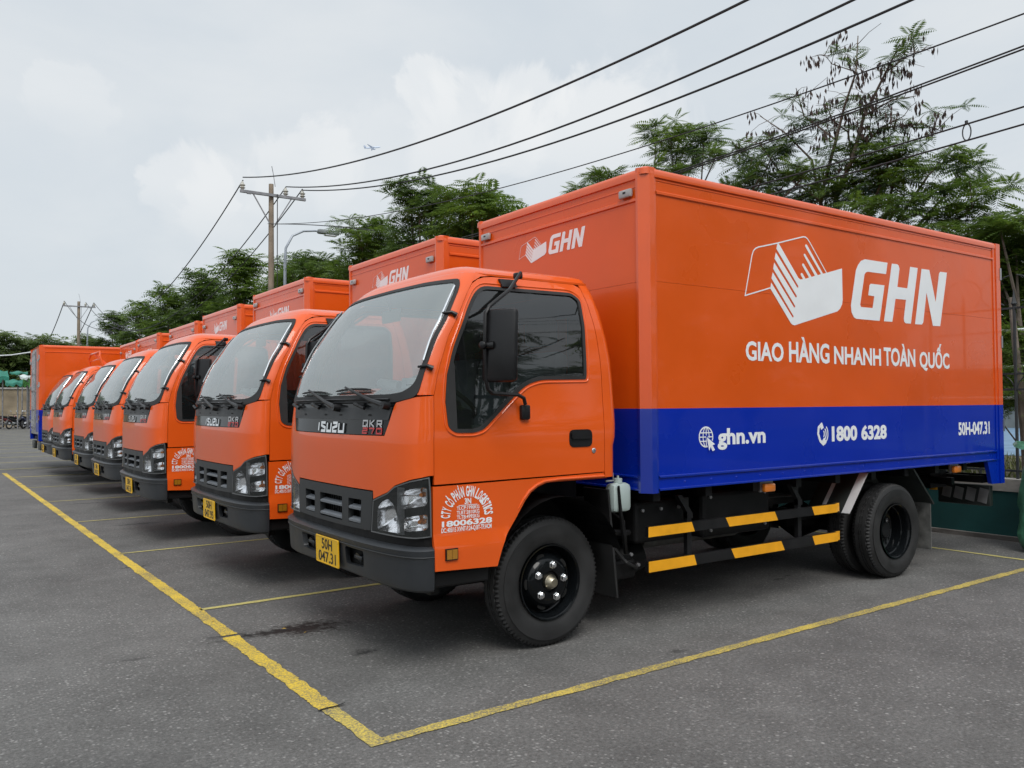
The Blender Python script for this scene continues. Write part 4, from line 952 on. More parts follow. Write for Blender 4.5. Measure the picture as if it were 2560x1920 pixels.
    m.tube([(.50, -.70, .55), (.58, -.78, .42), (.72, -.72, .36), (.86, -.60, .44)], .012, 6); m.tube([(.56, -.60, .75), (.62, -.72, .66), (.60, -.74, .52)], .010, 6); m.build('hoses', 'rubber', T, smooth=True)
    m = MB().tube([(1.15, -.28, .46), (2.15, -.28, .46)], .085, 14); m.tube([(.5, -.28, .50), (1.15, -.28, .46)], .03, 8); m.tube([(2.15, -.28, .46), (3.0, -.30, .50)], .03, 8); m.build('exhaust_silencer', 'flap_grey', T, smooth=True)
    m = MB().box(1.98, 2.14, -.62, -.60, .60, .80); m.build('frame_plate', 'fender', T)
    for x_, z_ in ((.70, .73), (.86, .73), (1.02, .73), (1.32, .77), (1.88, .77), (1.32, .55), (1.88, .55), (2.02, .76), (2.10, .76), (2.06, .66), (.60, .47), (.66, .40)):
        m = MB().tube([(x_, -.80 if x_ < 1.95 else -.62, z_), (x_, -.812 if x_ < 1.95 else -.635, z_)], .011, 6); m.build('bolt', 'bare_metal', T)
    # spare wheel under the frame
    m = wheel_tyre(.19, n=60); m.v = [(x_+2.05, z_+.05, y_+.50) for x_, y_, z_ in m.v]; m.build('spare_tyre', 'rubber', T, smooth=True)
    # coolant / washer tank
    m = MB().bbox(.44, .592, -.83, -.74, .735, .912, .03); WT = m.build('washer_tank', 'tank_plastic', T, smooth=True)
    m = MB().tube([(.515, -.785, .91), (.515, -.785, .940)], .026, 12); m.tube([(.515, -.785, .94), (.515, -.785, .956)], .007, 6); m.build('tank_cap', 'tank_plastic', WT, smooth=True)
    # ---------------- side guards
    for sg in (-1, 1):
        G_ = MB(); gy0, gy1 = min(sg*.868, sg*.90), max(sg*.868, sg*.90)
        for z0_, z1_ in ((.580, .642), (.366, .432)): G_.box(.655, 2.60, gy0, gy1, z0_, z1_); G_.box(2.60, 2.66, min(sg*.84, sg*.872), max(sg*.84, sg*.872), z0_, z1_)
        GS = G_.build('side_guard', 'satin_black', T)
        for a, b in ((1.03, 1.07), (2.17, 2.21)):
            m = MB().box(a, b, min(sg*.835, sg*.866), max(sg*.835, sg*.866), .40, .70); m.prism([(a-.085, .812), (a-.045, .812), (b+.01, .69), (b+.01, .66), (a, .66), (a, .70)], lambda u, v, d: Vector((u, sg*(.866+d), v)), -.03, .004)
            m.box(a-.005, b+.005, min(sg*.42, sg*.84), max(sg*.42, sg*.84), .735, .79); m.build('guard_post', 'satin_black', GS)
        for (za, zb_) in ((.580, .642), (.366, .432)):
            dx = .0 if za > .5 else .03; o_ = 0.0305
            for a, b, c_, d_ in ((.656, 1.036+dx*.6, 1.063+dx*.5, .656), (1.358+dx*1.7, 1.866+dx*2.2, 1.900+dx*2.3, 1.396+dx*1.7), (2.288, 2.598, 2.598, 2.318)):
                m = MB(); Fg2 = (lambda u, v, d: Vector((u, sg*(.90+d), v)))
                m.prism([(a, zb_), (b, zb_), (c_, za), (d_, za)], Fg2, 0, .0012); m.build('yellow_band', 'guard_yellow', GS)
            m = MB().box(2.601, 2.662, min(sg*.872, sg*.8735), max(sg*.872, sg*.8735), za, zb_); m.build('yellow_end', 'guard_yellow', GS)
        # rear fender, chrome strips, mudflap
        fz = [(2.715, .555), (2.97, .850), (3.07, .862), (3.52, .862), (3.60, .850), (3.885, .545)]
        m = MB(); o = 0
        for d in (0, .006):
            for a, b in fz: m.v += [(a, sg*(.925), b+d), (a, sg*.55, b+d)]
        for i in range(5): m.f += [(2*i, 2*i+1, 2*i+3, 2*i+2), (12+2*i, 12+2*i+1, 12+2*i+3, 12+2*i+2), (2*i, 2*i+2, 12+2*i+2, 12+2*i)]
        m.tube([(3.60, sg*.925, .855), (3.905, sg*.925, .548)], .010, 4); FD = m.build('rear_fender', 'fender', T)
        for ya, yb, nm_ in ((.925, .855, 0), (.700, .665, 1)):
            m = MB(); n0 = Vector((-.757, 0, .653))*.004; A_ = Vector((2.722, 0, .556)); B_ = Vector((2.970, 0, .846)); q_ = []
            for dd in (n0*1.2, n0*2.2):
                for P_ in (A_, B_): q_ += [(P_.x+dd.x, sg*ya, P_.z+dd.z), (P_.x+dd.x, sg*yb, P_.z+dd.z)]
            m.add(q_, [(4, 5, 7, 6), (0, 1, 3, 2), (0, 1, 5, 4), (2, 3, 7, 6), (0, 2, 6, 4), (1, 3, 7, 5)]); m.build('chrome_strip', 'bright_steel', FD)
        m = MB().box(3.875, 3.885, min(sg*.60, sg*.915), max(sg*.60, sg*.915), .17, .555); m.build('rear_mudflap', 'flap_grey', T)
        # amber side markers
        for x_ in (1.715, 4.24):
            m = MB().box(x_, x_+.135, min(sg*.885, sg*.900), max(sg*.885, sg*.900), .785, .86); am = m.build('marker_bracket', 'bare_metal', T)
            m = MB().bbox(x_+.010, x_+.125, min(sg*.900, sg*.935), max(sg*.900, sg*.935), .785, .845, .012); m.build('amber_marker', 'amber', am, smooth=True)
    # tail: lamp board on the near side, rear under-run bar
    m = MB(); m.box(4.90, 4.96, -.85, .85, .655, .72); m.box(4.62, 4.90, -.52, -.47, .60, .80); m.box(4.62, 4.90, .47, .52, .60, .80); m.box(4.55, 4.60, -.75, .75, .655, .715); RB = m.build('rear_bar', 'satin_black', T)
    m = MB(); m.box(4.975, 4.985, -.86, -.42, .655, .735)
    m.build('lamp_bracket', 'satin_black', RB)
    for y_ in (-.80, -.62, -.48): m = MB().tube([(4.974, y_, .695), (4.968, y_, .695)], .016, 8); m.build('bracket_hole', 'bare_metal', RB)
    m = MB().bbox(4.97, 5.03, -.88, -.40, .44, .63, .012); m.build('tail_lamp', 'fender', RB, smooth=True)
    m = MB().bbox(4.97, 5.03, .40, .88, .44, .63, .012); m.build('tail_lamp', 'fender', RB, smooth=True)
    for i in range(4): m = MB().box(4.962, 4.969, -.86+i*.11, -.78+i*.11, .47+.01*i, .60, Matrix.Rotation(.2, 3, 'X')); m.build('lamp_terminal', 'bare_metal', RB)
    m = MB().box(4.93, 4.966, -.40, .40, .58, .66); m.box(4.9, 4.93, -.42, -.36, .56, .68); m.build('yellow_rear_bar', 'guard_yellow', RB)
    # ---------------- wheels
    def rim_front(sg):
        prof = [(.088, .2075), (.090, .2156), (.084, .2156), (.078, .206), (.060, .198), (.040, .190), (.012, .186), (.008, .180), (.020, .168), (.045, .152), (.068, .135), (.080, .118), (.082, .105), (.081, .062), (.070, .056), (.070, .0)]
        return MB().lathe([(sg*h, r) for h, r in prof], 64)
    def rim_rear(sg):
        prof = [(.088, .2075), (.090, .2156), (.084, .2156), (.078, .204), (.060, .197), (.020, .192), (.015, .185), (-.03, .183), (-.06, .178), (-.075, .160), (-.085, .13), (-.085, .10), (-.05, .095), (-.05, .065), (.0, .06), (.0, .0)]
        return MB().lathe([(sg*h, r) for h, r in prof], 64)
    tm = None
    for sg in (-1, 1):
        yc = sg*(.778-.0925)
        W = MB(); W.lathe([(sg*.03, .20), (sg*-.09, .20)], 24); 
        base = wheel_tyre(.185)
        def put(mb_, y_, x_, nm, mt, par, sm=True):
            mb_.v = [(a+x_, b+y_, c+.372) for a, b, c in mb_.v]; return mb_.build(nm, mt, par, smooth=sm, sharp=28)
        WH = put(base, yc, 0, 'front_wheel', 'rubber', T)
        put(rim_front(sg), yc, 0, 'rim', 'gloss_black', WH)
        m = MB()
        for k in range(5):
            a0 = .62+2*PI*k/5+.3
            m.prism([(.150*math.sin(a0)+(.030*math.cos(t)*math.cos(a0)+.014*math.sin(t)*math.sin(a0)), .150*math.cos(a0)+(-.030*math.cos(t)*math.sin(a0)+.014*math.sin(t)*math.cos(a0))) for t in np.linspace(0, 2*PI, 13)[:-1]], lambda u, v, d: Vector((u, sg*(.0475+d), v)), 0, .006)
        put(m, yc, 0, 'rim_opening', 'void', WH, False)
        for k in range(5):
            a0 = math.radians(10+72*k); m = MB(); cx_, cz_ = .098*math.sin(a0), .098*math.cos(a0)
            m.lathe([(sg*.080, .025), (sg*.083, .024), (sg*.084, .020), (sg*.098, .020), (sg*.102, .015), (sg*.102, .0)], 6, (cx_, 0, cz_)); m.lathe([(sg*.102, .009), (sg*.108, .008), (sg*.109, .0)], 10, (cx_, 0, cz_)); put(m, yc, 0, 'lug_nut', 'chrome', WH, False)
        m = MB().lathe([(sg*.07, .044), (sg*.088, .043), (sg*.094, .039), (sg*.118, .027), (sg*.122, .022), (sg*.122, .0)], 24); put(m, yc, 0, 'hub_cap', 'brass', WH)
        for j, yy in enumerate((sg*(.922-.0925), sg*(.922-.0925-.222))):
            WH = put(wheel_tyre(.185), yy, 3.36, 'rear_wheel', 'rubber', T); put(rim_rear(sg if j == 0 else -sg), yy, 3.36, 'rim', 'gloss_black', WH)
            if j == 0:
                for k in range(6):
                    m = MB(); a0 = 2*PI*k/6; m.lathe([(sg*-.085, .02), (sg*-.05, .02), (sg*-.045, .0)], 6, (.115*math.sin(a0), 0, .115*math.cos(a0))); put(m, yy, 3.36, 'wheel_nut', 'steel', WH, False)
    return T, PL2

# ================================================================== THE PLACE
PHI = .0105
def lot(x, y, z=0.): return (x*math.cos(PHI)-y*math.sin(PHI), x*math.sin(PHI)+y*math.cos(PHI), z)
m = MB().add([(-260, -260, 0), (260, -260, 0), (260, 420, 0), (-260, 420, 0)], [(0, 1, 2, 3)]); tag(m.build('ground', 'asphalt'), 'grey worn asphalt of the parking lot with pale stone flecks and oil stains', kind='structure')

def rough_line(name, p0, p1, wd, mt, z=.004, seg=.02, rag=.006, label=None):
    L = math.hypot(p1[0]-p0[0], p1[1]-p0[1]); n = int(min(L/seg, 700)); dx, dy = (p1[0]-p0[0])/L, (p1[1]-p0[1])/L; m = MB(); o = 0
    ja = jb = 0
    for i in range(n+1):
        t = i/n; ja = ja*.6+RNG.normal(0, rag*.45); jb = jb*.6+RNG.normal(0, rag*.45); x, y = p0[0]+(p1[0]-p0[0])*t, p0[1]+(p1[1]-p0[1])*t
        m.v += [lot(x-dy*(wd/2+ja), y+dx*(wd/2+ja), z), lot(x+dy*(wd/2+jb), y-dx*(wd/2+jb), z)]
    m.f += [(2*i, 2*i+2, 2*i+3, 2*i+1) for i in range(n)]
    o = m.build(name, mt, recalc=False); tag(o, label, kind='structure'); return o
XL, YL, WL, S0, SS = -1.4697, -1.4382, .0758, 2.8212, 2.7376
xc = XL+WL/2
rough_line('parking_line', (xc, YL), (xc, -.93), .078, 'line_worn', label='worn yellow line at the near corner of the bay')
rough_line('parking_line', (xc, -.925), (xc, .56), .092, 'line_bright', rag=.009, label='bright yellow stretch of the front line, ragged edges')
rough_line('parking_line', (xc+.012, .60), (xc+.012, 16.5), .088, 'line_bright', label='long yellow line running along the noses of the trucks')
rough_line('parking_line', (XL+WL, YL+.033), (8.0, YL+.033), .066, 'line_worn', label='yellow line on the near side of the first truck')
for k in range(24):
    y = YL+S0+SS*k-.02; x0 = XL+WL+.004 if k < 6 else -7.5+.15*k
    rough_line('bay_line', (x0, y), (5.2, y), (.055 if k == 0 else .045) if k < 5 else .085, 'line_thin', rag=.004, seg=.03, label='thin faded yellow line between two parking bays')
rough_line('bay_line', (4.93, -1.4), (4.93, 40), .05, 'line_thin', label='thin yellow line at the back of the bays')

for P in ([(-1.56, .592), (-1.50, .588), (-1.45, .575), (-1.40, .580), (-1.33, .566)], [(-1.49, -.934), (-1.44, -.925), (-1.40, -.930), (-1.35, -.915)]):
    m = MB(); L_ = []; R__ = []
    for i, (x, y) in enumerate(P): w_ = .0025+.0035*RNG.random(); L_.append(lot(x, y+w_, .0085)); R__.append(lot(x, y-w_, .0085))
    m.v = L_+R__; n = len(P); m.f = [(i, i+1, n+i+1, n+i) for i in range(n-1)]; tag(m.build('asphalt_crack', 'void', recalc=False), 'thin dark crack in the asphalt', kind='structure')
# ---- trucks
T1, PLT = make_truck()
GRP = 'orange delivery trucks parked nose out in a row'
def kids(o): return [c for c in bpy.data.objects if c.parent == o]
CH = {}
for o in bpy.data.objects:
    if o.parent: CH.setdefault(o.parent.name, []).append(o)
def copy_tree(o, parent=None, skip=()):
    c = o.copy(); C.objects.link(c)
    if parent: c.parent = parent
    for ch in CH.get(o.name, []):
        if ch.name.split('.')[0] in skip: continue
        copy_tree(ch, c, skip)
    return c
POS = [(-.0062, 2.4599), (-.1098, 5.2334), (-.0018, 8.0726), (.095, 10.7414), (.061, 13.39), (.0819, 15.5004)]
LAB = ['orange box truck whole in view, blue band along its box, nearest of the row',
       'orange box truck just behind the nearest one, yellow plate reading 047.95',
       'third orange box truck from the front of the row, driver window open to view',
       'fourth orange box truck of the row, between the third and the fifth',
       'fifth orange box truck of the row, standing beside the truck with a roof rail',
       'orange box truck with a pale rail across its cab roof',
       'last and smallest seen cab of the row, beside the truck that is backed in']
tag(T1, LAB[0], 'truck', GRP)
trucks = [T1]
for i, (x, y) in enumerate(POS):
    t = copy_tree(T1); t.location = (x, y, 0); tag(t, LAB[i+1], 'truck', GRP); trucks.append(t)
# another registration on the second truck
for c in bpy.data.objects:
    if c.parent and c.parent.parent == trucks[1] and c.name.startswith('plate_text_lower'):
        mm = text_mb('047.95', -.125, .125, .486, .548, lambda u, v, d: Vector((-1.040-d-.004*(v-.474)/.16, -u, v)), bold=.012, thick=.0015)
        tmp = mm.build('plate_text_lower', 'plate_ink', c.parent); bpy.data.objects.remove(c); break
# boxes of a second pattern: emblem higher, marker lamps lower, no front moulding
for k in (1, 3, 6):
    for c in list(bpy.data.objects):
        if c.parent and c.parent.parent == trucks[k]:
            nm = c.name.split('.')[0]
            if nm in ('front_logo', 'front_letters'): c.location.z += .085
            elif nm in ('marker_lamp', 'marker_lamp_slot'): c.location.z -= .045
            elif nm == 'front_moulding' and c.data.vertices[0].co.z > 2.6 and c.data.vertices[0].co.z < 2.7: bpy.data.objects.remove(c)
# pale rail on the roof of the sixth
m = MB(); m.tube([(-.30, -.66, 2.16), (-.36, -.64, 2.38), (-.34, -.56, 2.47), (-.34, .56, 2.47), (-.36, .64, 2.38), (-.30, .66, 2.16)], .018, 8); m.tube([(-.34, -.64, 2.33), (-.34, .64, 2.33)], .012, 6); m.tube([(-.35, 0, 2.45), (-.12, -.05, 2.22)], .035, 4)
m.build('roof_rail', 'cab_paint', trucks[5], smooth=True)
# the truck backed in at the end of the row
tb = copy_tree(T1, skip=('side_logo', 'letter_g', 'letter_h', 'letter_n', 'slogan_lettering'))
tb.rotation_euler = (0, 0, PI); tb.location = (-.90+5.075, 17.0+.945, 0); tag(tb, 'orange box truck backed in, rear doors with silver lock rods facing out', 'truck')

# ---- wall and fence behind the bays
wl = empty('boundary_wall', (5.95, 0, 0)); tag(wl, 'low dark green wall with a grey cap under the iron fence', 'wall')
m = MB().box(0, .16, -9, 60, 0, .49); m.build('wall_body', 'wall_green', wl)
m = MB().box(-.012, .17, -9, 60, .491, .615); m.build('wall_cap', 'wall_cap', wl)
m = MB().box(-.05, 0, -9, 60, 0, .045); m.build('wall_foot', 'wall_foot', wl)
fe = empty('iron_fence', (6.03, 0, .615)); tag(fe, 'dark iron fence with spear tips and scroll rings on the green wall', 'fence')
for z in (.08, .90, 1.06, 1.725): m = MB().box(-.012, .012, -9, 30, z-.010, z+.010); m.build('fence_rail', 'iron', fe)
bar = None
for k in range(76):
    y = -.655-.0+(k-8)*.36
    if bar is None:
        m = MB().tube([(0, 0, -.02), (0, 0, 1.78)], .015, 6); m.lathe([(1.74, .012), (1.77, .030), (1.80, .018), (1.92, .002)], 8, axis='Z')
        for sg in (-1, 1):
            m.tube([(0, sg*(.015+.165*math.sin(a)), 1.82-.16*math.cos(a)+.08) for a in np.linspace(.5, PI-.1, 9)][::1], .006, 5)
            m.tube([(0, sg*(.18-.165*math.cos(a)), .98+.16*math.sin(a)-.08) for a in np.linspace(0, PI*.5, 7)], .006, 5)
        bar = m.build('fence_bar', 'iron', fe, smooth=True); bar.location = (0, y, 0)
    else: b2 = bar.copy(); C.objects.link(b2); b2.location = (0, y, 0)
# ---- sack at the right edge of the picture
m = MB(); o = 0; nn, mm_ = 28, 22
for j in range(mm_):
    t = j/(mm_-1); z = t*.97
    for i in range(nn):
        a = 2*PI*i/nn; r = .235*(1+.10*math.sin(a*3+t*5)+.05*math.sin(a*7-t*9)+.03*math.sin(a*13+t*21))*(1.05-.16*t if t > .08 else .85+2*t)
        m.v.append((r*math.cos(a), 1.1*r*math.sin(a), z+.012*math.sin(5*a+t*30)))
m.f += [(j*nn+i, j*nn+(i+1) % nn, (j+1)*nn+(i+1) % nn, (j+1)*nn+i) for j in range(mm_-1) for i in range(nn)]
SK = m.build('waste_sack', 'sack', smooth=True, sharp=60); SK.location = (5.52, -1.18, 0); tag(SK, 'tall bulging green plastic sack with a folded top by the wall', 'sack')
m = MB(); pts = [(.30*math.cos(a)*(1+.15*math.sin(3*a)), .32*math.sin(a), .975+.02*math.sin(4*a)) for a in np.linspace(0, 2*PI, 17)[:-1]]
m.v = pts+[(x*.9, y*.9, z+.03) for x, y, z in pts]+[(0, 0, 1.0)]; m.f = [(i, (i+1) % 16, 16+(i+1) % 16, 16+i) for i in range(16)]+[(16+i, 16+(i+1) % 16, 32) for i in range(16)]; m.build('folded_top', 'sack', SK, smooth=True)

# ---- ground beyond the wall: grass, court, white frame
m = MB().add([(6.11, -30, .42), (60, -30, .42), (60, 120, .42), (6.11, 120, .42)], [(0, 1, 2, 3)]); tag(m.build('field', 'dirt'), 'earth and grass strip beyond the green wall', kind='structure')
m = MB(); 
for _ in range(9000):
    x, y = 6.3+RNG.random()*6, -8+RNG.random()*12; a = RNG.random()*PI; h = .05+RNG.random()*.10; dx, dy = .012*math.cos(a), .012*math.sin(a); o = len(m.v)
    m.v += [(x-dx, y-dy, .42), (x+dx, y+dy, .42), (x+RNG.normal(0, .03), y+RNG.normal(0, .03), .42+h)]; m.f.append((o, o+1, o+2))
tag(m.build('grass', 'grass_mat', recalc=False), 'short yellow green grass beyond the iron fence', kind='stuff')
m = MB().add([(13, -20, .43), (45, -20, .43), (45, 20, .43), (13, 20, .43)], [(0, 1, 2, 3)]); tag(m.build('sports_court', 'court_blue'), 'pale blue sports court beyond the fence', kind='structure')
sh = empty('shed', (30, -2, .43)); tag(sh, 'long grey shed far beyond the blue court', 'shed')
m = MB().box(0, 6, -18, 30, 0, 2.2); m.build('shed_wall', 'shed_grey', sh); m = MB().box(-.6, 6.6, -18.5, 30.5, 2.2, 2.35); m.build('shed_roof', 'wall_cap', sh)
wf = empty('court_frame', (7.95, 0, .42)); tag(wf, 'white metal frame of posts and bars seen through the iron fence', 'frame')
for y in (-3.2, -.62, 1.0, 2.6): m = MB().tube([(0, y, 0), (0, y, 1.85)], .022, 6); m.build('frame_post', 'white_paint', wf, smooth=True)
for z in (1.02, 1.40, 1.85): m = MB().tube([(0, -3.2, z), (0, 2.6, z)], .020, 6); m.build('frame_bar', 'white_paint', wf, smooth=True)

# ---- poles, lamps and wires
def pole(x, y, H, label, arms=((-1.10, ), ), sc_=1.):
    P = empty('utility_pole', (x, y, 0)); tag(P, label, 'pole', 'utility poles carrying the wires')
    m = MB().lathe([(0, .14*sc_), (H*.5, .115*sc_), (H, .088*sc_), (H, .0)], 14, axis='Z'); m.build('pole_shaft', 'concrete_pole', P, smooth=True)
    za = H-.50
    m = MB().box(-1.20, 1.28, -.20, -.10, za, za+.10); m.box(-.95, -.80, -.20, -.10, za-.02, za); m.build('cross_arm', 'galv', P)
    for a, b in ((-.72, -.12), (.72, .12)):
        m = MB().tube([(a, -.15, za), (b, -.16, za-1.0)], .028, 4); m.build('arm_brace', 'galv', P)
    for xi in (-1.12, .50, 1.16):
        m = MB(); m.lathe([(za+.08, .05), (za+.14, .06), (za+.17, .11), (za+.22, .06), (za+.27, .11), (za+.33, .06), (za+.40, .03), (za+.42, 0)], 10, (xi, -.15, 0), axis='Z'); m.build('insulator', 'porcelain', P, smooth=True)
    m = MB().tube([(.12, -.1, H-.1), (.05, -.1, H+.35), (-.02, -.12, H+.65)], .014, 4); m.build('lightning_rod', 'galv', P)
    m = MB().tube([(.16, -.22, H-.4), (.16, -.20, H-5)], .018, 4); m.build('earth_wire', 'wire', P)
    return P
pole(7.5, 25.9, 9.75, 'nearer grey concrete utility pole with a cross arm above the trees')
pole(7.5, 74.7, 10.55, 'farther small utility pole above the trees at the left', sc_=1.25)
pole(7.5, -23.0, 9.75, 'concrete utility pole behind the viewer that holds the near end of the wires')
def street_lamp(x, y, H, label, hy=-1.0, ln=3.2):
    L_ = empty('street_lamp', (x, y, 0), PI/2); tag(L_, label, 'lamp', 'street lamps over the trees')
    m = MB().tube([(0, 0, 0), (0, 0, H-1.3), (0, -.03, H-.7), (0, -.30, H-.18), (0, -.75, H+.06), (0, -1.25, H+.13), (0, -ln+.5, H+.12)], [.09, .06, .05, .045, .042, .04, .035], 8); m.build('lamp_pole', 'lamp_pole', L_, smooth=True)
    m = MB().bbox(-.13, .13, -ln-.35, -ln+.55, H+.04, H+.22, .06); hd = m.build('lamp_head', 'shed_grey', L_, smooth=True)
    m = MB().bbox(-.10, .10, -ln-.25, -ln+.25, H-.02, H+.04, .03); m.build('lamp_glass', 'clear_plastic', hd, smooth=True)
street_lamp(8.5, 27.2, 8.35, 'curved grey street lamp right of the nearer utility pole', ln=1.9)
street_lamp(8.5, 77.0, 9.2, 'small curved street lamp right of the farther utility pole', ln=2.6)
def wire(x0, pts, r, label, x1=None):
    # pts: (y, z) control samples on the wire; parabola through three of them
    ys = np.array([p[0] for p in pts]); zs = np.array([p[1] for p in pts]); k = np.polyfit(ys, zs, 2)
    P = [(x0+((x1-x0)*(y-ys[0])/(ys[-1]-ys[0]) if x1 is not None else 0), float(y), float(np.polyval(k, y))) for y in np.linspace(ys[0], ys[-1], 60)]
    m = MB().tube(P, r, 6); o = m.build('power_wire', 'wire', smooth=True); tag(o, label, 'wire', 'overhead wires'); return o
def sag(yA, zA, yB, zB, ym, zm): return [(yA, zA), (ym, zm), (yB, zB)]
W1 = [(25.75, 9.80), (18.93, 8.47), (13.74, 7.68), (6.1, 7.12), (2.9, 7.06)]; W2 = [(25.75, 9.70), (13.47, 7.61), (7.9, 7.28), (2.28, 7.25)]; W3 = [(25.75, 9.66), (14.51, 7.73), (8.63, 7.29), (1.78, 7.22)]
for (x, Wp, lb) in ((6.40, W1, 'uppermost of the three thick black cables across the sky'), (8.02, W2, 'middle one of the three thick black cables across the sky'), (8.66, W3, 'lowest of the three thick black cables across the sky')):
    ys = [p[0] for p in Wp]; zs = [p[1] for p in Wp]; k = np.polyfit(ys, zs, 2)
    fit = [(y, float(np.polyval(k, y))) for y in np.linspace(25.75, -20, 9)]; wire(x, fit, .021, lb)
for x, lb in ((6.40, 'thin far wire from the left end of the nearer cross arm'), (8.02, 'thin far wire from the middle of the nearer cross arm'), (8.66, 'thin far wire from the right end of the nearer cross arm')):
    wire(x, sag(25.75, 9.7, 74.6, 10.5, 50, 6.3), .022, lb)
for x, lb in ((6.40, 'wire leading down from the left end of the farther cross arm'), (8.66, 'wire leading down from the right end of the farther cross arm')): wire(x, sag(74.7, 10.5, 130, 10.5, 100, 6.5), .035, lb)
wire(7.3, sag(25.7, 8.2, -20, 7.6, 2.42, 5.84), .010, 'thin wire passing behind the tall bare tree top')
wire(7.3, [(12, 5.35), (4.55, 5.30), (1.5, 5.39), (-.27, 5.48), (-14, 6.8)], .011, 'upper of two close wires through the bare tree')
wire(7.3, [(12, 5.30), (4.55, 5.25), (1.5, 5.35), (-.27, 5.46), (-14, 6.7)], .011, 'lower of two close wires through the bare tree')
wire(7.3, [(12, 4.9), (4.5, 4.68), (.65, 4.75), (-.25, 4.78), (-14, 5.9)], .011, 'wire with a coil hanging from it, right edge')
wire(7.3, [(12, 4.7), (4.5, 4.48), (.52, 4.56), (-.25, 4.58), (-14, 5.6)], .011, 'lowest thin wire, just under the hanging coil')
m = MB().tube([(0, .05*math.sin(a), .10*math.cos(a)) for a in np.linspace(0, 2*PI, 17)], .008, 5, cap=False); m.tube([(0, 0, .10), (0, 0, .14)], .02, 5); o = m.build('wire_coil', 'wire', smooth=True); o.location = (7.3, .39, 4.655); tag(o, 'small loop of spare cable hanging on a thin wire', 'cable coil')
wire(7.5, [(25.9, 8.25), (21, 7.3), (17.1, 6.45)], .014, 'thin drop wire from the nearer pole towards the street lamp')

# ---- aeroplane
ap = empty('airplane'); tag(ap, 'small pale airliner in flight below the clouds', 'airplane')
m = MB().lathe([(-19, .0), (-18.2, .9), (-16, 1.7), (-12, 2.0), (10, 2.0), (15, 1.4), (19, .5), (19.5, 0)], 14, axis='X'); m.build('fuselage', 'plane_white', ap, smooth=True)
for sg in (-1, 1):
    m = MB(); m.add([(-4, sg*1.6, -.9), (3.5, sg*1.6, -.9), (7.5, sg*17, .9), (5.8, sg*17, .9), (-4, sg*1.6, -.4), (3.5, sg*1.6, -.4), (7.5, sg*17, 1.0), (5.8, sg*17, 1.0)], [(0, 1, 2, 3), (4, 5, 6, 7), (0, 3, 7, 4), (1, 2, 6, 5), (2, 3, 7, 6)]); m.build('wing', 'plane_grey', ap)
    m = MB().lathe([(-5.2, .7), (-4.5, 1.1), (-2, 1.05), (0, .6)], 10, (0, sg*5.8, -1.9), axis='X'); m.build('engine', 'plane_grey', ap, smooth=True)
    m = MB(); m.add([(14.5, sg*.8, .8), (18, sg*.8, .8), (19.5, sg*6, 1.2), (18, sg*6, 1.2)], [(0, 1, 2, 3)]); m.build('tailplane', 'plane_grey', ap)
m = MB(); m.add([(13, -.15, 1.8), (18.5, -.15, 1.5), (20.3, -.15, 7.6), (18.2, -.15, 7.6), (13, .15, 1.8), (18.5, .15, 1.5), (20.3, .15, 7.6), (18.2, .15, 7.6)], [(0, 1, 2, 3), (4, 5, 6, 7), (0, 3, 7, 4), (1, 2, 6, 5), (2, 3, 7, 6)]); m.build('tail_fin', 'plane_grey', ap)
ap.location = Vector(CAM)+pxdir(931, 369)*1960; hd = r2*1.0+u2*.045-f_*.10; ap.rotation_euler = (-hd).to_track_quat('X', 'Z').to_euler(); ap.rotation_euler.x += .12

# ---- trees
def fronds(clumps, rng, Lf=.62, pairs=9, per=9, leafw=.030, leafl=.13, droop=.9, updir=.25):
    """feathery compound leaves: every clump throws out `per` fronds, each with paired leaflets"""
    c = np.asarray(clumps)[:, :3]; n = len(c)*per
    cen = np.repeat(c, per, 0); az = (np.tile(np.arange(per), len(c))*2*PI/per)+rng.normal(0, .35, n)+np.repeat(rng.random(len(c))*6.28, per)
    el = updir+rng.normal(0, .28, n); L = Lf*(.65+.6*rng.random(n))*np.repeat(np.asarray(clumps)[:, 3], per)
    d = np.stack([np.cos(az)*np.cos(el), np.sin(az)*np.cos(el), np.sin(el)], -1); sidev = np.stack([-np.sin(az), np.cos(az), rng.normal(0, .25, n)], -1)
    V = []; F = []; t = (np.arange(pairs)+.8)/pairs
    P = cen[:, None]+d[:, None]*L[:, None, None]*t[None, :, None]; P[..., 2] -= (droop*L[:, None]*(t**2)[None]*.42)
    dirt = d[:, None]*np.ones((1, pairs, 1)); dirt = dirt.copy(); dirt[..., 2] -= droop*.84*t[None]; dirt /= np.linalg.norm(dirt, axis=-1, keepdims=True)
    ll = leafl*(np.sin(PI*(t*.86+.12)))[None, :]*(L/Lf)[:, None]
    quads = []
    for s in (-1, 1):
        a = sidev[:, None]*s*.9+dirt*.42; a[..., 2] -= .18+.12*rng.random((n, pairs)); a /= np.linalg.norm(a, axis=-1, keepdims=True)
        tip = P+a*ll[..., None]; mid = P+a*ll[..., None]*.45; w_ = dirt*(leafw*.5)*(ll/leafl)[..., None].clip(.5)
        quads.append(np.stack([P, mid-w_, tip, mid+w_], -2))
    # terminal rachis strip
    q = np.concatenate(quads, 1).reshape(-1, 4, 3)
    st = np.stack([cen+sidev*.004, cen-sidev*.004, P[:, -1]-sidev*.002, P[:, -1]+sidev*.002], 1); q = np.concatenate([q, st], 0)
    return q.reshape(-1, 3), len(q)
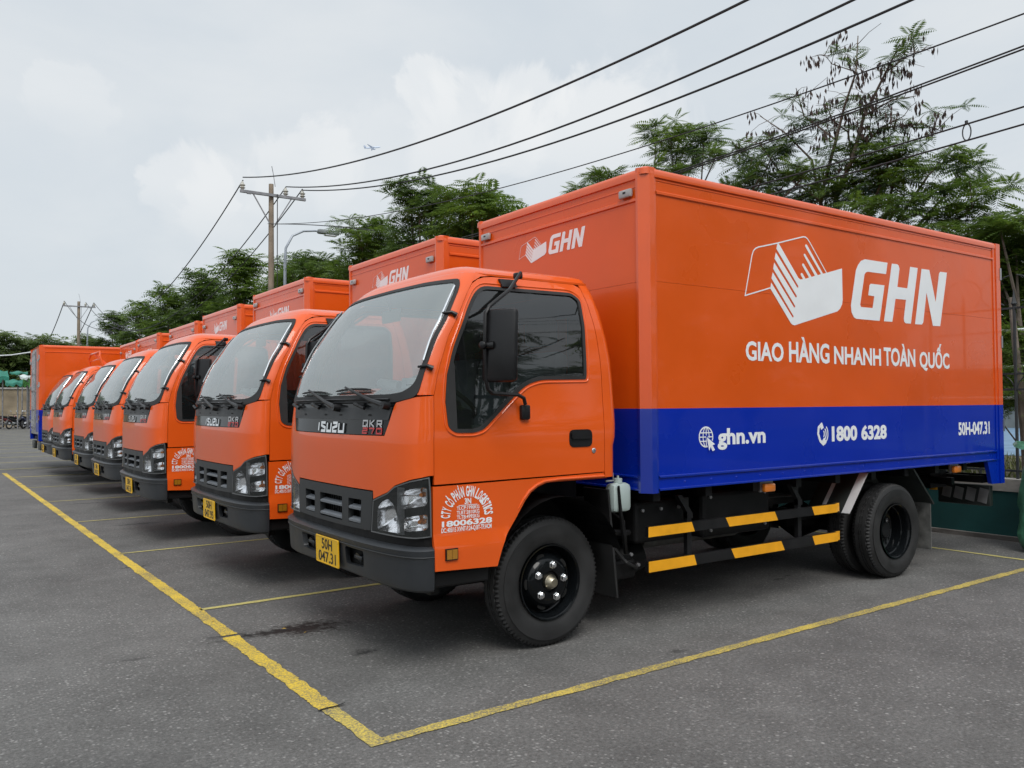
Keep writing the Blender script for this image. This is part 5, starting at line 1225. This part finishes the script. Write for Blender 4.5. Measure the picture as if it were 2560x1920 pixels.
def quad_obj(name, verts, nq, m, parent=None):
    me = bpy.data.meshes.new(name); me.vertices.add(nq*4); me.vertices.foreach_set('co', verts.astype(np.float32).ravel()); me.loops.add(nq*4); me.polygons.add(nq)
    me.loops.foreach_set('vertex_index', np.arange(nq*4, dtype=np.int32)); me.polygons.foreach_set('loop_start', np.arange(0, nq*4, 4, dtype=np.int32)); me.polygons.foreach_set('loop_total', np.full(nq, 4, dtype=np.int32))
    me.materials.append(MATS[m]); me.update(calc_edges=True); me.validate(); o = bpy.data.objects.new(name, me); C.objects.link(o)
    if parent: o.parent = parent
    return o
def tree(name, label, x, y, pads, group, seed, Lf=.62, dens_=26, m='leaf_mid', pairs=9, per=8, trunk_h=None, tr=.16, leafw=.03, leafl=.13, pods=0, bare=False, z0=.42, lean=0, sub=1.):
    rng = np.random.default_rng(seed); T = empty(name, (x, y, z0)); tag(T, label, 'tree', group)
    cl = []; wood = MB(); th = trunk_h or min(p[2]-p[5] for p in pads)*.7
    top = Vector((lean, 0, th)); wood.tube([(0, 0, -.1), (lean*.3, .05, th*.5), top], [tr, tr*.85, tr*.7], 8)
    for (px, py, pz, rx, ry, rz) in pads:
        c = Vector((px, py, pz-rz*.35)); md = top.lerp(c, .5)+Vector((rng.normal(0, .12), rng.normal(0, .12), .1)); wood.tube([top, md, c], [tr*.5, tr*.32, tr*.16], 6)
        vol = rx*ry*rz; k = int(dens_*(rx*ry+rx*rz+ry*rz)/3)+3
        for i in range(k):
            u = rng.normal(size=3); u /= np.linalg.norm(u); r = rng.random()**.30
            p = np.array([px+u[0]*rx*r, py+u[1]*ry*r, pz+u[2]*rz*r]); cl.append((*p, .75+.5*rng.random()))
            if i % 5 == 0: q = Vector(p); wood.tube([c, c.lerp(q, .55)+Vector((0, 0, .05)), q], [tr*.10, tr*.07, .006], 4, cap=False)
    wood.build('trunk', 'bark', T, smooth=True)
    if cl:
        v, n = fronds(cl, rng, Lf=Lf, pairs=pairs, per=per, leafw=leafw, leafl=leafl); quad_obj('crown', v, n, m, T)
    return T, cl
GT = 'feathery trees behind the trucks'
def rp(n, cx, cy, cz, sx, sy, sz, r, rng): return [(cx+rng.normal(0, sx), cy+rng.normal(0, sy), cz+rng.normal(0, sz), r*(.8+.4*rng.random()), r*(.8+.4*rng.random()), r*.55*(.8+.4*rng.random())) for _ in range(n)]
# (x, y, top z, spread, label)
ROW = [(9.6, 28.6, 7.75, 1.8, 'green tree filling the space just right of the street lamp post'), (9.4, 17.6, 8.45, 2.0, 'large leafy tree rising highest above the second truck box'), (9.2, 14.3, 7.55, 1.9, 'broad leafy tree left of the first truck box'),
       (9.3, 21.4, 8.0, 1.9, 'bushy tree between the street lamp and the highest leafy tree'), (9.5, 25.6, 7.35, 2.0, 'rounded green tree beside the street lamp post'),
       (9.8, 30.5, 7.2, 2.2, 'low green tree right behind the nearer utility pole'), (10.2, 38.5, 9.5, 2.0, 'slim tree with an upright tip left of the nearer utility pole'),
       (10.2, 45.0, 9.3, 2.5, 'dense green tree above the third truck box'), (10.0, 52.0, 9.3, 2.7, 'dark leafy tree above the fourth truck box'),
       (10.0, 60.5, 9.2, 3.0, 'wide leafy tree above the fifth truck box'), (9.8, 71.0, 9.6, 3.2, 'spreading tree right of the farther utility pole'), (9.5, 84, 8.4, 3.6, 'low far tree behind the farther utility pole')]
for i, (x, y, tz, sp, lb) in enumerate(ROW):
    rng = np.random.default_rng(100+i); pads = []
    H = tz-.42; k = 15
    for j in range(k):
        t = j/(k-1); a = j*2.4; rr = sp*(1-t*.78)*(.55+.45*rng.random()); z = 1.9+(H-2.25)*t
        pads.append((rr*math.cos(a)*.8, rr*math.sin(a)*1.45, z, 1.05-.3*t, 1.45-.5*t, .60-.12*t))
    near = y < 32
    tree('leafy_tree', lb, x, y, pads, GT, 40+i, Lf=.60 if near else .85, dens_=30 if near else 27, m='leaf_mid' if i % 3 != 1 else 'leaf_dark', pairs=9 if near else 6, per=8 if near else 7, leafw=.060 if near else .12, leafl=.17 if near else .27)
SRC = [o for o in bpy.data.objects if o.get('category') == 'tree' and o.name.startswith('leafy_tree')][:4]
for i in range(9):
    src = SRC[i % 4]; t = src.copy(); C.objects.link(t); t.location = (-22+6.2*i+RNG.normal(0, .6), -16.5+RNG.normal(0, 1.), -.42); t.rotation_euler = (0, 0, i*1.3); k = .98+.15*RNG.random(); t.scale = (k*1.2, k*1.2, k*1.3)
    for ch in [c for c in bpy.data.objects if c.parent == src]: c2 = ch.copy(); C.objects.link(c2); c2.parent = t
    tag(t, 'feathery tree across the yard behind the viewer, out of the picture', 'tree', 'trees across the yard behind the viewer')
for i, (x, y, tz, lb) in enumerate(((11.2, 27.8, 6.9, 'back row tree between the street lamp and the pole'), (11.4, 23.4, 7.2, 'back row tree behind the bushy tree by the street lamp'), (11.6, 34.5, 7.9, 'back row tree left of the nearer utility pole'), (11.8, 48.5, 8.6, 'back row tree in the gap above the fourth truck box'), (11.8, 56.5, 8.4, 'back row tree in the gap above the fifth truck box'), (11.8, 66, 8.4, 'back row tree just right of the farther street lamp'), (11.2, 15.9, 7.0, 'back row tree under the highest leafy tree'))):
    rng = np.random.default_rng(200+i); pads = []
    for j in range(13):
        t = j/12; a = j*2.4; rr = 2.4*(1-t*.6)*(.5+.5*rng.random()); pads.append((rr*math.cos(a)*.7, rr*math.sin(a)*1.3, 1.6+(tz-2.5)*t, 1.2, 1.6, .65))
    tree('leafy_tree', lb, x, y, pads, GT, 240+i, Lf=.8, dens_=22, m='leaf_mid', pairs=6, per=7, leafw=.11, leafl=.25)
# far left mass: each tree its own thing
for i, (x, y, tz, lb) in enumerate(((-3.2, 73, 8.0, 'dark spreading tree at the left edge, above the green awnings'), (1.2, 74, 7.9, 'dark flat crowned tree over the motorbikes'), (5.2, 76, 7.8, 'dark spreading tree left of the farther utility pole'), (-7.5, 75, 8.4, 'far dark tree just outside the left edge'))):
    rng = np.random.default_rng(300+i); pads = []
    for j in range(16):
        t = j/15; a = j*2.4; rr = 4.4*(1-t*.40)*(.35+.65*rng.random()); pads.append((rr*math.cos(a), rr*math.sin(a)*.7, 2.2+(tz-3.0)*t, 1.9, 1.5, .65))
    tree('shade_tree', lb, x, y, pads, 'dark trees at the far end', 70+i, Lf=1.0, dens_=20, m='leaf_far', pairs=6, per=7, leafw=.15, leafl=.32, z0=0, tr=.22)
# trees over the first truck's box
def sk(px, py, X):     # point of the picture plane x = X, used once to lay out crowns at their real distance
    d = f_+r2*((px-1280)/FPX)-u2*((py-960)/FPX); t = (X-CAM[0])/d.x; return Vector(CAM)+d*t
def crown_from(pxs, X, r, base, **k):
    pads = []
    for (a, b, s) in pxs:
        p = sk(a, b, X+RNG.normal(0, .35)); pads.append((p.x-base[0], p.y-base[1], p.z-.42, r*s, r*s, r*s*.6))
    return pads
R_ = 'trees behind the first truck box'
base = (9.2, 9.6); P = [(1500, 330, .8), (1600, 335, .6), (1690, 300, .9), (1720, 370, 1), (1760, 345, .8), (1640, 420, 1.1), (1790, 410, .7), (1520, 440, .8), (1560, 520, 1), (1700, 500, 1.2)]
base = (9.2, 7.4)
tree('leafy_tree', 'small tuft of ferny leaves right above the near top corner of the first box', *base, crown_from([(1640, 335, .7), (1700, 325, .8), (1760, 340, .75), (1680, 370, .9), (1730, 400, .9), (1660, 430, .8), (1790, 385, .6), (1700, 480, 1.), (1760, 520, 1.)], 9.2, .42, base), R_, 501, Lf=.42, dens_=85, pairs=12, per=9, leafw=.030, leafl=.10, tr=.07)
base = (9.2, 11.0)
tree('leafy_tree', 'low leaf tips just left of the near top corner of the first box', *base, crown_from([(1495, 440, .8), (1520, 450, .6), (1470, 480, 1.), (1560, 470, .8), (1420, 500, 1.)], 9.2, .4, base), R_, 502, Lf=.40, dens_=75, pairs=11, per=9, leafw=.03, leafl=.10, tr=.06)
base = (9.0, 3.4)
tree('leafy_tree', 'dense dark tree at the right with a broad crown', *base, crown_from([(2250, 370, .9), (2320, 420, 1.1), (2390, 440, 1.), (2430, 500, 1.1), (2340, 500, 1.3), (2260, 470, 1.1), (2200, 440, .9), (2180, 540, 1.1), (2400, 580, 1.2), (2300, 600, 1.3), (2450, 610, 1.), (2220, 400, .7), (2140, 480, .8)], 9.0, .50, base), R_, 503, Lf=.40, dens_=50, m='leaf_mid', pairs=12, per=8, leafw=.030, leafl=.10, tr=.10)
base = (8.8, .4)
tree('leafy_tree', 'leafy tree at the right edge behind the iron fence', *base, crown_from([(2500, 560, .8), (2540, 620, 1.1), (2600, 580, 1.2), (2500, 680, 1.), (2560, 720, 1.1), (2520, 800, 1.), (2580, 860, 1.1), (2500, 900, .8), (2640, 700, 1.2), (2470, 640, .7)], 8.8, .42, base), R_, 504, Lf=.36, dens_=90, m='leaf_mid', pairs=11, per=9, leafw=.030, leafl=.095, tr=.07)
base = (10.4, -.3)
tree('leafy_tree', 'dense green tree filling the gap behind the spear tipped fence', *base, crown_from([(2500, 620, 1.2), (2560, 680, 1.3), (2620, 620, 1.3), (2510, 740, 1.2), (2590, 790, 1.3), (2520, 850, 1.2), (2580, 900, 1.2), (2500, 960, 1.), (2560, 980, 1.1), (2460, 700, 1.2), (2470, 880, 1.1)], 10.4, .5, base), R_, 506, Lf=.5, dens_=46, m='leaf_dark', pairs=10, per=8, leafw=.042, leafl=.13, tr=.08)
base = (8.6, 6.1)
tree('leafy_tree', 'brown tinged tree left of the bare tree over the first box', *base, crown_from([(1880, 390, .9), (1930, 380, .8), (1900, 430, 1.1), (1960, 450, 1.), (2010, 430, .8), (1890, 490, 1.1), (1980, 520, 1.2), (2060, 480, .9), (1850, 460, .7)], 8.8, .42, base), R_, 505, Lf=.38, dens_=55, m='leaf_dark', pairs=12, per=8, leafw=.029, leafl=.095, tr=.07)
# the tall sparse tree: limbs drawn out, few leaves, many dark pods
base = (9.0, 3.6); BT = empty('seedpod_tree', (base[0], base[1], .42)); tag(BT, 'tall sparse tree with bare twigs and dark seed pods above the first box', 'tree', R_)
wood = MB(); rng = np.random.default_rng(9); tips = []
def loc(px, py, X=9.0): p = sk(px, py, X); return Vector((p.x-base[0], p.y-base[1], p.z-.42))
def limb(pts, r0, r1, X=9.0): q = [loc(a, b, X+rng.normal(0, .12)) for a, b in pts]; wood.tube(q, [r0+(r1-r0)*i/(len(q)-1) for i in range(len(q))], 6); return q
root_ = loc(2080, 620); wood.tube([(root_.x, root_.y, -.1), (root_.x, root_.y, root_.z)], [.10, .07], 8)
L_ = [limb([(2080, 620), (2090, 490), (2130, 400), (2160, 290), (2215, 180), (2250, 110)], .05, .010), limb([(2080, 620), (2050, 500), (2090, 350), (2110, 270), (2140, 180), (2145, 90)], .04, .008), limb([(2130, 400), (2120, 330), (2080, 300), (2060, 240)], .02, .006),
      limb([(2050, 500), (2030, 400), (1960, 330), (1900, 290)], .025, .006), limb([(2090, 350), (2010, 290), (1990, 220)], .018, .006), limb([(2130, 400), (2200, 320), (2260, 290)], .018, .006), limb([(2160, 290), (2230, 250), (2290, 240)], .016, .005),
      limb([(2215, 180), (2270, 140), (2310, 125)], .012, .004), limb([(2050, 500), (1950, 430), (1900, 360), (1850, 350)], .02, .005), limb([(2140, 180), (2080, 160), (2060, 135)], .010, .004), limb([(2200, 320), (2300, 310), (2360, 330)], .012, .004)]
cl = []; pod = MB()
for q in L_:
    for i in range(1, len(q)):
        for _ in range(7):
            a = q[i-1].lerp(q[i], rng.random()); e = a+Vector((rng.normal(0, .16), rng.normal(0, .22), rng.normal(.05, .13))); wood.tube([a, a.lerp(e, .5)+Vector((0, 0, .03)), e], [.006, .004, .003], 4, cap=False); tips.append(e)
for e in tips:
    r = rng.random(); hi = e.z > loc(2100, 300).z
    if r < (.22 if hi else .50): cl.append((*e, .7+.4*rng.random()))
    if r > .40:
        for _ in range(rng.integers(4, 12)):
            c_ = e+Vector((rng.normal(0, .05), rng.normal(0, .06), rng.normal(-.02, .04))); l_ = .09+.06*rng.random(); w_ = .019; a = rng.random()*PI; dx, dy = w_*math.cos(a), w_*math.sin(a); tx, ty = rng.normal(0, .018, 2); o = len(pod.v)
            pod.v += [tuple(c_), (c_.x+dx+tx/2, c_.y+dy+ty/2, c_.z-l_*.5), (c_.x+tx, c_.y+ty, c_.z-l_), (c_.x-dx+tx/2, c_.y-dy+ty/2, c_.z-l_*.5)]; pod.f.append((o, o+1, o+2, o+3))
wood.build('trunk', 'bark', BT, smooth=True); v, n = fronds(cl, rng, Lf=.36, pairs=11, per=7, leafw=.028, leafl=.09); quad_obj('crown', v, n, 'leaf_dark', BT); tag(pod.build('seed_pods', 'pod', BT, recalc=False), kind='stuff')
# bare trunk seen through the fence
st = MB().tube([(0, 0, 0), (.02, .05, .7), (.05, .12, 1.3), (.1, .2, 2.2)], [.07, .055, .045, .03], 8); s_ = st.build('sapling', 'bark', smooth=True); s_.location = (7.4, -.18, .42); tag(s_, 'thin leaning young trunk behind the iron fence', 'tree trunk')
tree('bamboo_shrub', 'light green narrow leaved shrub behind the iron fence', 7.6, -.1, [(0, 0, 1.2, .5, .5, .35), (.1, .4, 1.5, .5, .5, .4), (0, -.4, .9, .4, .4, .3), (.2, .8, 1.7, .5, .5, .4)], None, 777, Lf=.30, dens_=60, m='leaf_mid', pairs=6, per=6, leafw=.022, leafl=.12, tr=.02, trunk_h=.3)

# ---- far end of the lot, left of the backed-in truck
ow = empty('end_wall', (0, 69, 0)); tag(ow, 'stained beige wall at the far end of the lot', 'wall'); m = MB().box(-14, 9, 0, .3, 0, 2.9); m.build('wall_body', 'old_wall', ow); m = MB().box(-14.1, 9.1, -.1, .4, 2.9, 3.02); m.build('wall_coping', 'wall_cap', ow)
m = MB().box(3.4, 3.9, -.25, -.01, 0, 2.9); m.build('wall_pillar', 'wall_foot', ow)
for (x, y, z, wd, dp, h, mt, lb, rz) in ((1.0, 62, 3.75, .95, 1.2, .75, 'tarp_green', 'torn green tarpaulin awning at the left edge', .1), (1.80, 61, 3.22, 1.0, 1.2, .42, 'tarp_green', 'dark green awning low beside the backed-in truck', -.1), (2.45, 61.5, 3.62, .85, .8, .30, 'tarp_white', 'pale tarpaulin strip between two green awnings', .25), (2.30, 64, 3.98, 1.1, 1.0, .22, 'tarp_green', 'flat turquoise awning above the pale tarpaulin', -.08), (2.52, 62, 3.25, .62, 1.0, .5, 'tarp_lime', 'bright lime green awning next to the backed-in truck', 0)):
    A = empty('awning', (x, y, 0), rz); tag(A, lb, 'awning', 'awnings on posts'); m = MB(); nx, ny = 9, 5
    for j in range(ny):
        for i in range(nx): u, v_ = i/(nx-1)-.5, j/(ny-1)-.5; m.v.append((u*wd, v_*dp, z+h*(.35-abs(v_)*1.1)+.05*math.sin(u*9+j)))
    m.f += [(j*nx+i, j*nx+i+1, (j+1)*nx+i+1, (j+1)*nx+i) for j in range(ny-1) for i in range(nx-1)]
    o_ = len(m.v); m.v += [(m.v[i][0], m.v[i][1], m.v[i][2]-h*(.45+.2*math.sin(i*2.1))) for i in range(nx)]; m.f += [(i, i+1, o_+i+1, o_+i) for i in range(nx-1)]
    m.build('tarpaulin', mt, A, smooth=True); m = MB().tube([(.22, .1, 0), (.22, .1, z-.1)], .045, 6); m.build('post', 'galv', A)
m = MB().tube([(-3.4, 52, 4.15), (1.0, 52, 4.55), (3.0, 52, 4.95)], .035, 6); o = m.build('ridge_pole', 'white_paint', smooth=True); tag(o, 'slanting white pole in front of the dark trees at the left edge', 'pole')
def motorbike(x, y, rz, body, label):
    B = empty('motorbike', (x, y, 0), rz); tag(B, label, 'motorbike', 'motorbikes parked at the far wall')
    for wx in (-.62, .62):
        m = MB().lathe([(-.05, .22), (-.05, .27), (0, .30), (.05, .27), (.05, .22)], 24, (wx, 0, .30)); W_ = m.build('wheel', 'rubber', B, smooth=True); m = MB().lathe([(-.02, .22), (-.02, .19), (.02, .19), (.02, .22)], 20, (wx, 0, .30))
        for k in range(8): a = k*PI/4; m.tube([(wx, 0, .30), (wx+.2*math.sin(a), 0, .30+.2*math.cos(a))], .008, 4)
        m.build('rim', 'steel', W_)
    m = MB().tube([(.62, 0, .30), (.45, 0, .78), (.40, 0, 1.0)], [.03, .035, .03], 6); m.tube([(-.62, 0, .30), (-.1, 0, .40), (.1, 0, .42)], .035, 6); m.build('fork_and_frame', 'moto_black', B)
    m = MB().bbox(-.25, .15, -.13, .13, .25, .50, .05); m.build('engine', 'steel', B, smooth=True)
    m = MB(); m.tube([(.50, 0, .88), (.36, 0, .62), (.05, 0, .50), (-.25, 0, .62), (-.75, 0, .80)], [.10, .14, .10, .13, .05], 10); m.build('body', body, B, smooth=True)
    m = MB(); m.tube([(.10, 0, .74), (-.25, 0, .78), (-.62, 0, .84)], [.07, .11, .07], 8); m.build('saddle', 'satin_black', B, smooth=True)
    m = MB(); m.tube([(.36, -.33, 1.02), (.42, -.1, .98), (.42, .1, .98), (.36, .33, 1.02)], .018, 6); m.tube([(.40, -.25, 1.0), (.40, -.30, 1.2)], .01, 5); m.tube([(.40, .25, 1.0), (.40, .30, 1.2)], .01, 5); hb = m.build('handlebar', 'moto_black', B)
    for s in (-1, 1): m = MB().bbox(.385, .415, s*.33-.06, s*.33+.06, 1.18, 1.27, .02); m.build('mirror', 'chrome', hb, smooth=True)
    m = MB().tube([(.05, -.16, .30), (-.45, -.18, .33), (-.80, -.18, .42)], [.025, .05, .04], 8); m.build('exhaust', 'chrome', B, smooth=True)
motorbike(2.02, 62, .75, 'moto_black', 'black motorbike leaning by the backed-in truck, chrome exhaust'); motorbike(1.75, 64.5, .6, 'moto_red', 'dark red motorbike behind the bicycle at the far wall'); motorbike(2.62, 62.3, 1.2, 'moto_blue', 'dark blue motorbike half hidden by the backed-in truck')
B = empty('bicycle', (1.35, 63.6, 0), .45); tag(B, 'old bicycle with thin wheels at the far left by the wall', 'bicycle')
for wx in (-.52, .52):
    m = MB().tube([(wx+.33*math.sin(a), 0, .34+.33*math.cos(a)) for a in np.linspace(0, 2*PI, 25)], .022, 6, cap=False)
    W_ = m.build('wheel', 'galv', B); m = MB()
    for k in range(8): a = k*PI/4; m.tube([(wx, 0, .34), (wx+.33*math.sin(a), 0, .34+.33*math.cos(a))], .004, 3)
    m.build('spokes', 'steel', W_)
m = MB(); [m.tube([a, b], .018, 5) for a, b in (((-.52, 0, .34), (-.15, 0, .80)), ((-.15, 0, .80), (0, 0, .30)), ((0, 0, .30), (-.52, 0, .34)), ((0, 0, .30), (.38, 0, .75)), ((-.15, 0, .78), (.38, 0, .78)), ((.52, 0, .34), (.36, 0, .95)))]; m.build('frame', 'moto_black', B)
m = MB().bbox(-.30, -.05, -.06, .06, .86, .92, .02); m.build('saddle', 'satin_black', B, smooth=True); m = MB().tube([(.30, -.25, .97), (.36, 0, 1.0), (.30, .25, .97)], .014, 5); m.build('handlebar', 'galv', B)
# small fallen leaves near the oil stain
for i, (x, y, lb) in enumerate(((-1.02, .36, 'tiny yellow leaf on the right end of the oil stain'), (-1.13, .52, 'tiny yellow leaf in the middle of the oil stain'), (-1.42, .95, 'tiny yellow leaf on the asphalt just right of the front line'), (-1.40, 2.2, 'tiny yellow leaf lying in the second bay near the front line'))):
    m = MB(); a = RNG.random()*6; m.add([(.0, 0, .004), (.018, .006, .009), (.034, 0, .005), (.017, -.007, .007)], [(0, 1, 2, 3)]); o = m.build('fallen_leaf', 'leaf_yellow', recalc=False); o.location = (x, y, .002); o.rotation_euler = (0, 0, a); tag(o, lb, 'leaf', 'fallen yellow leaves')
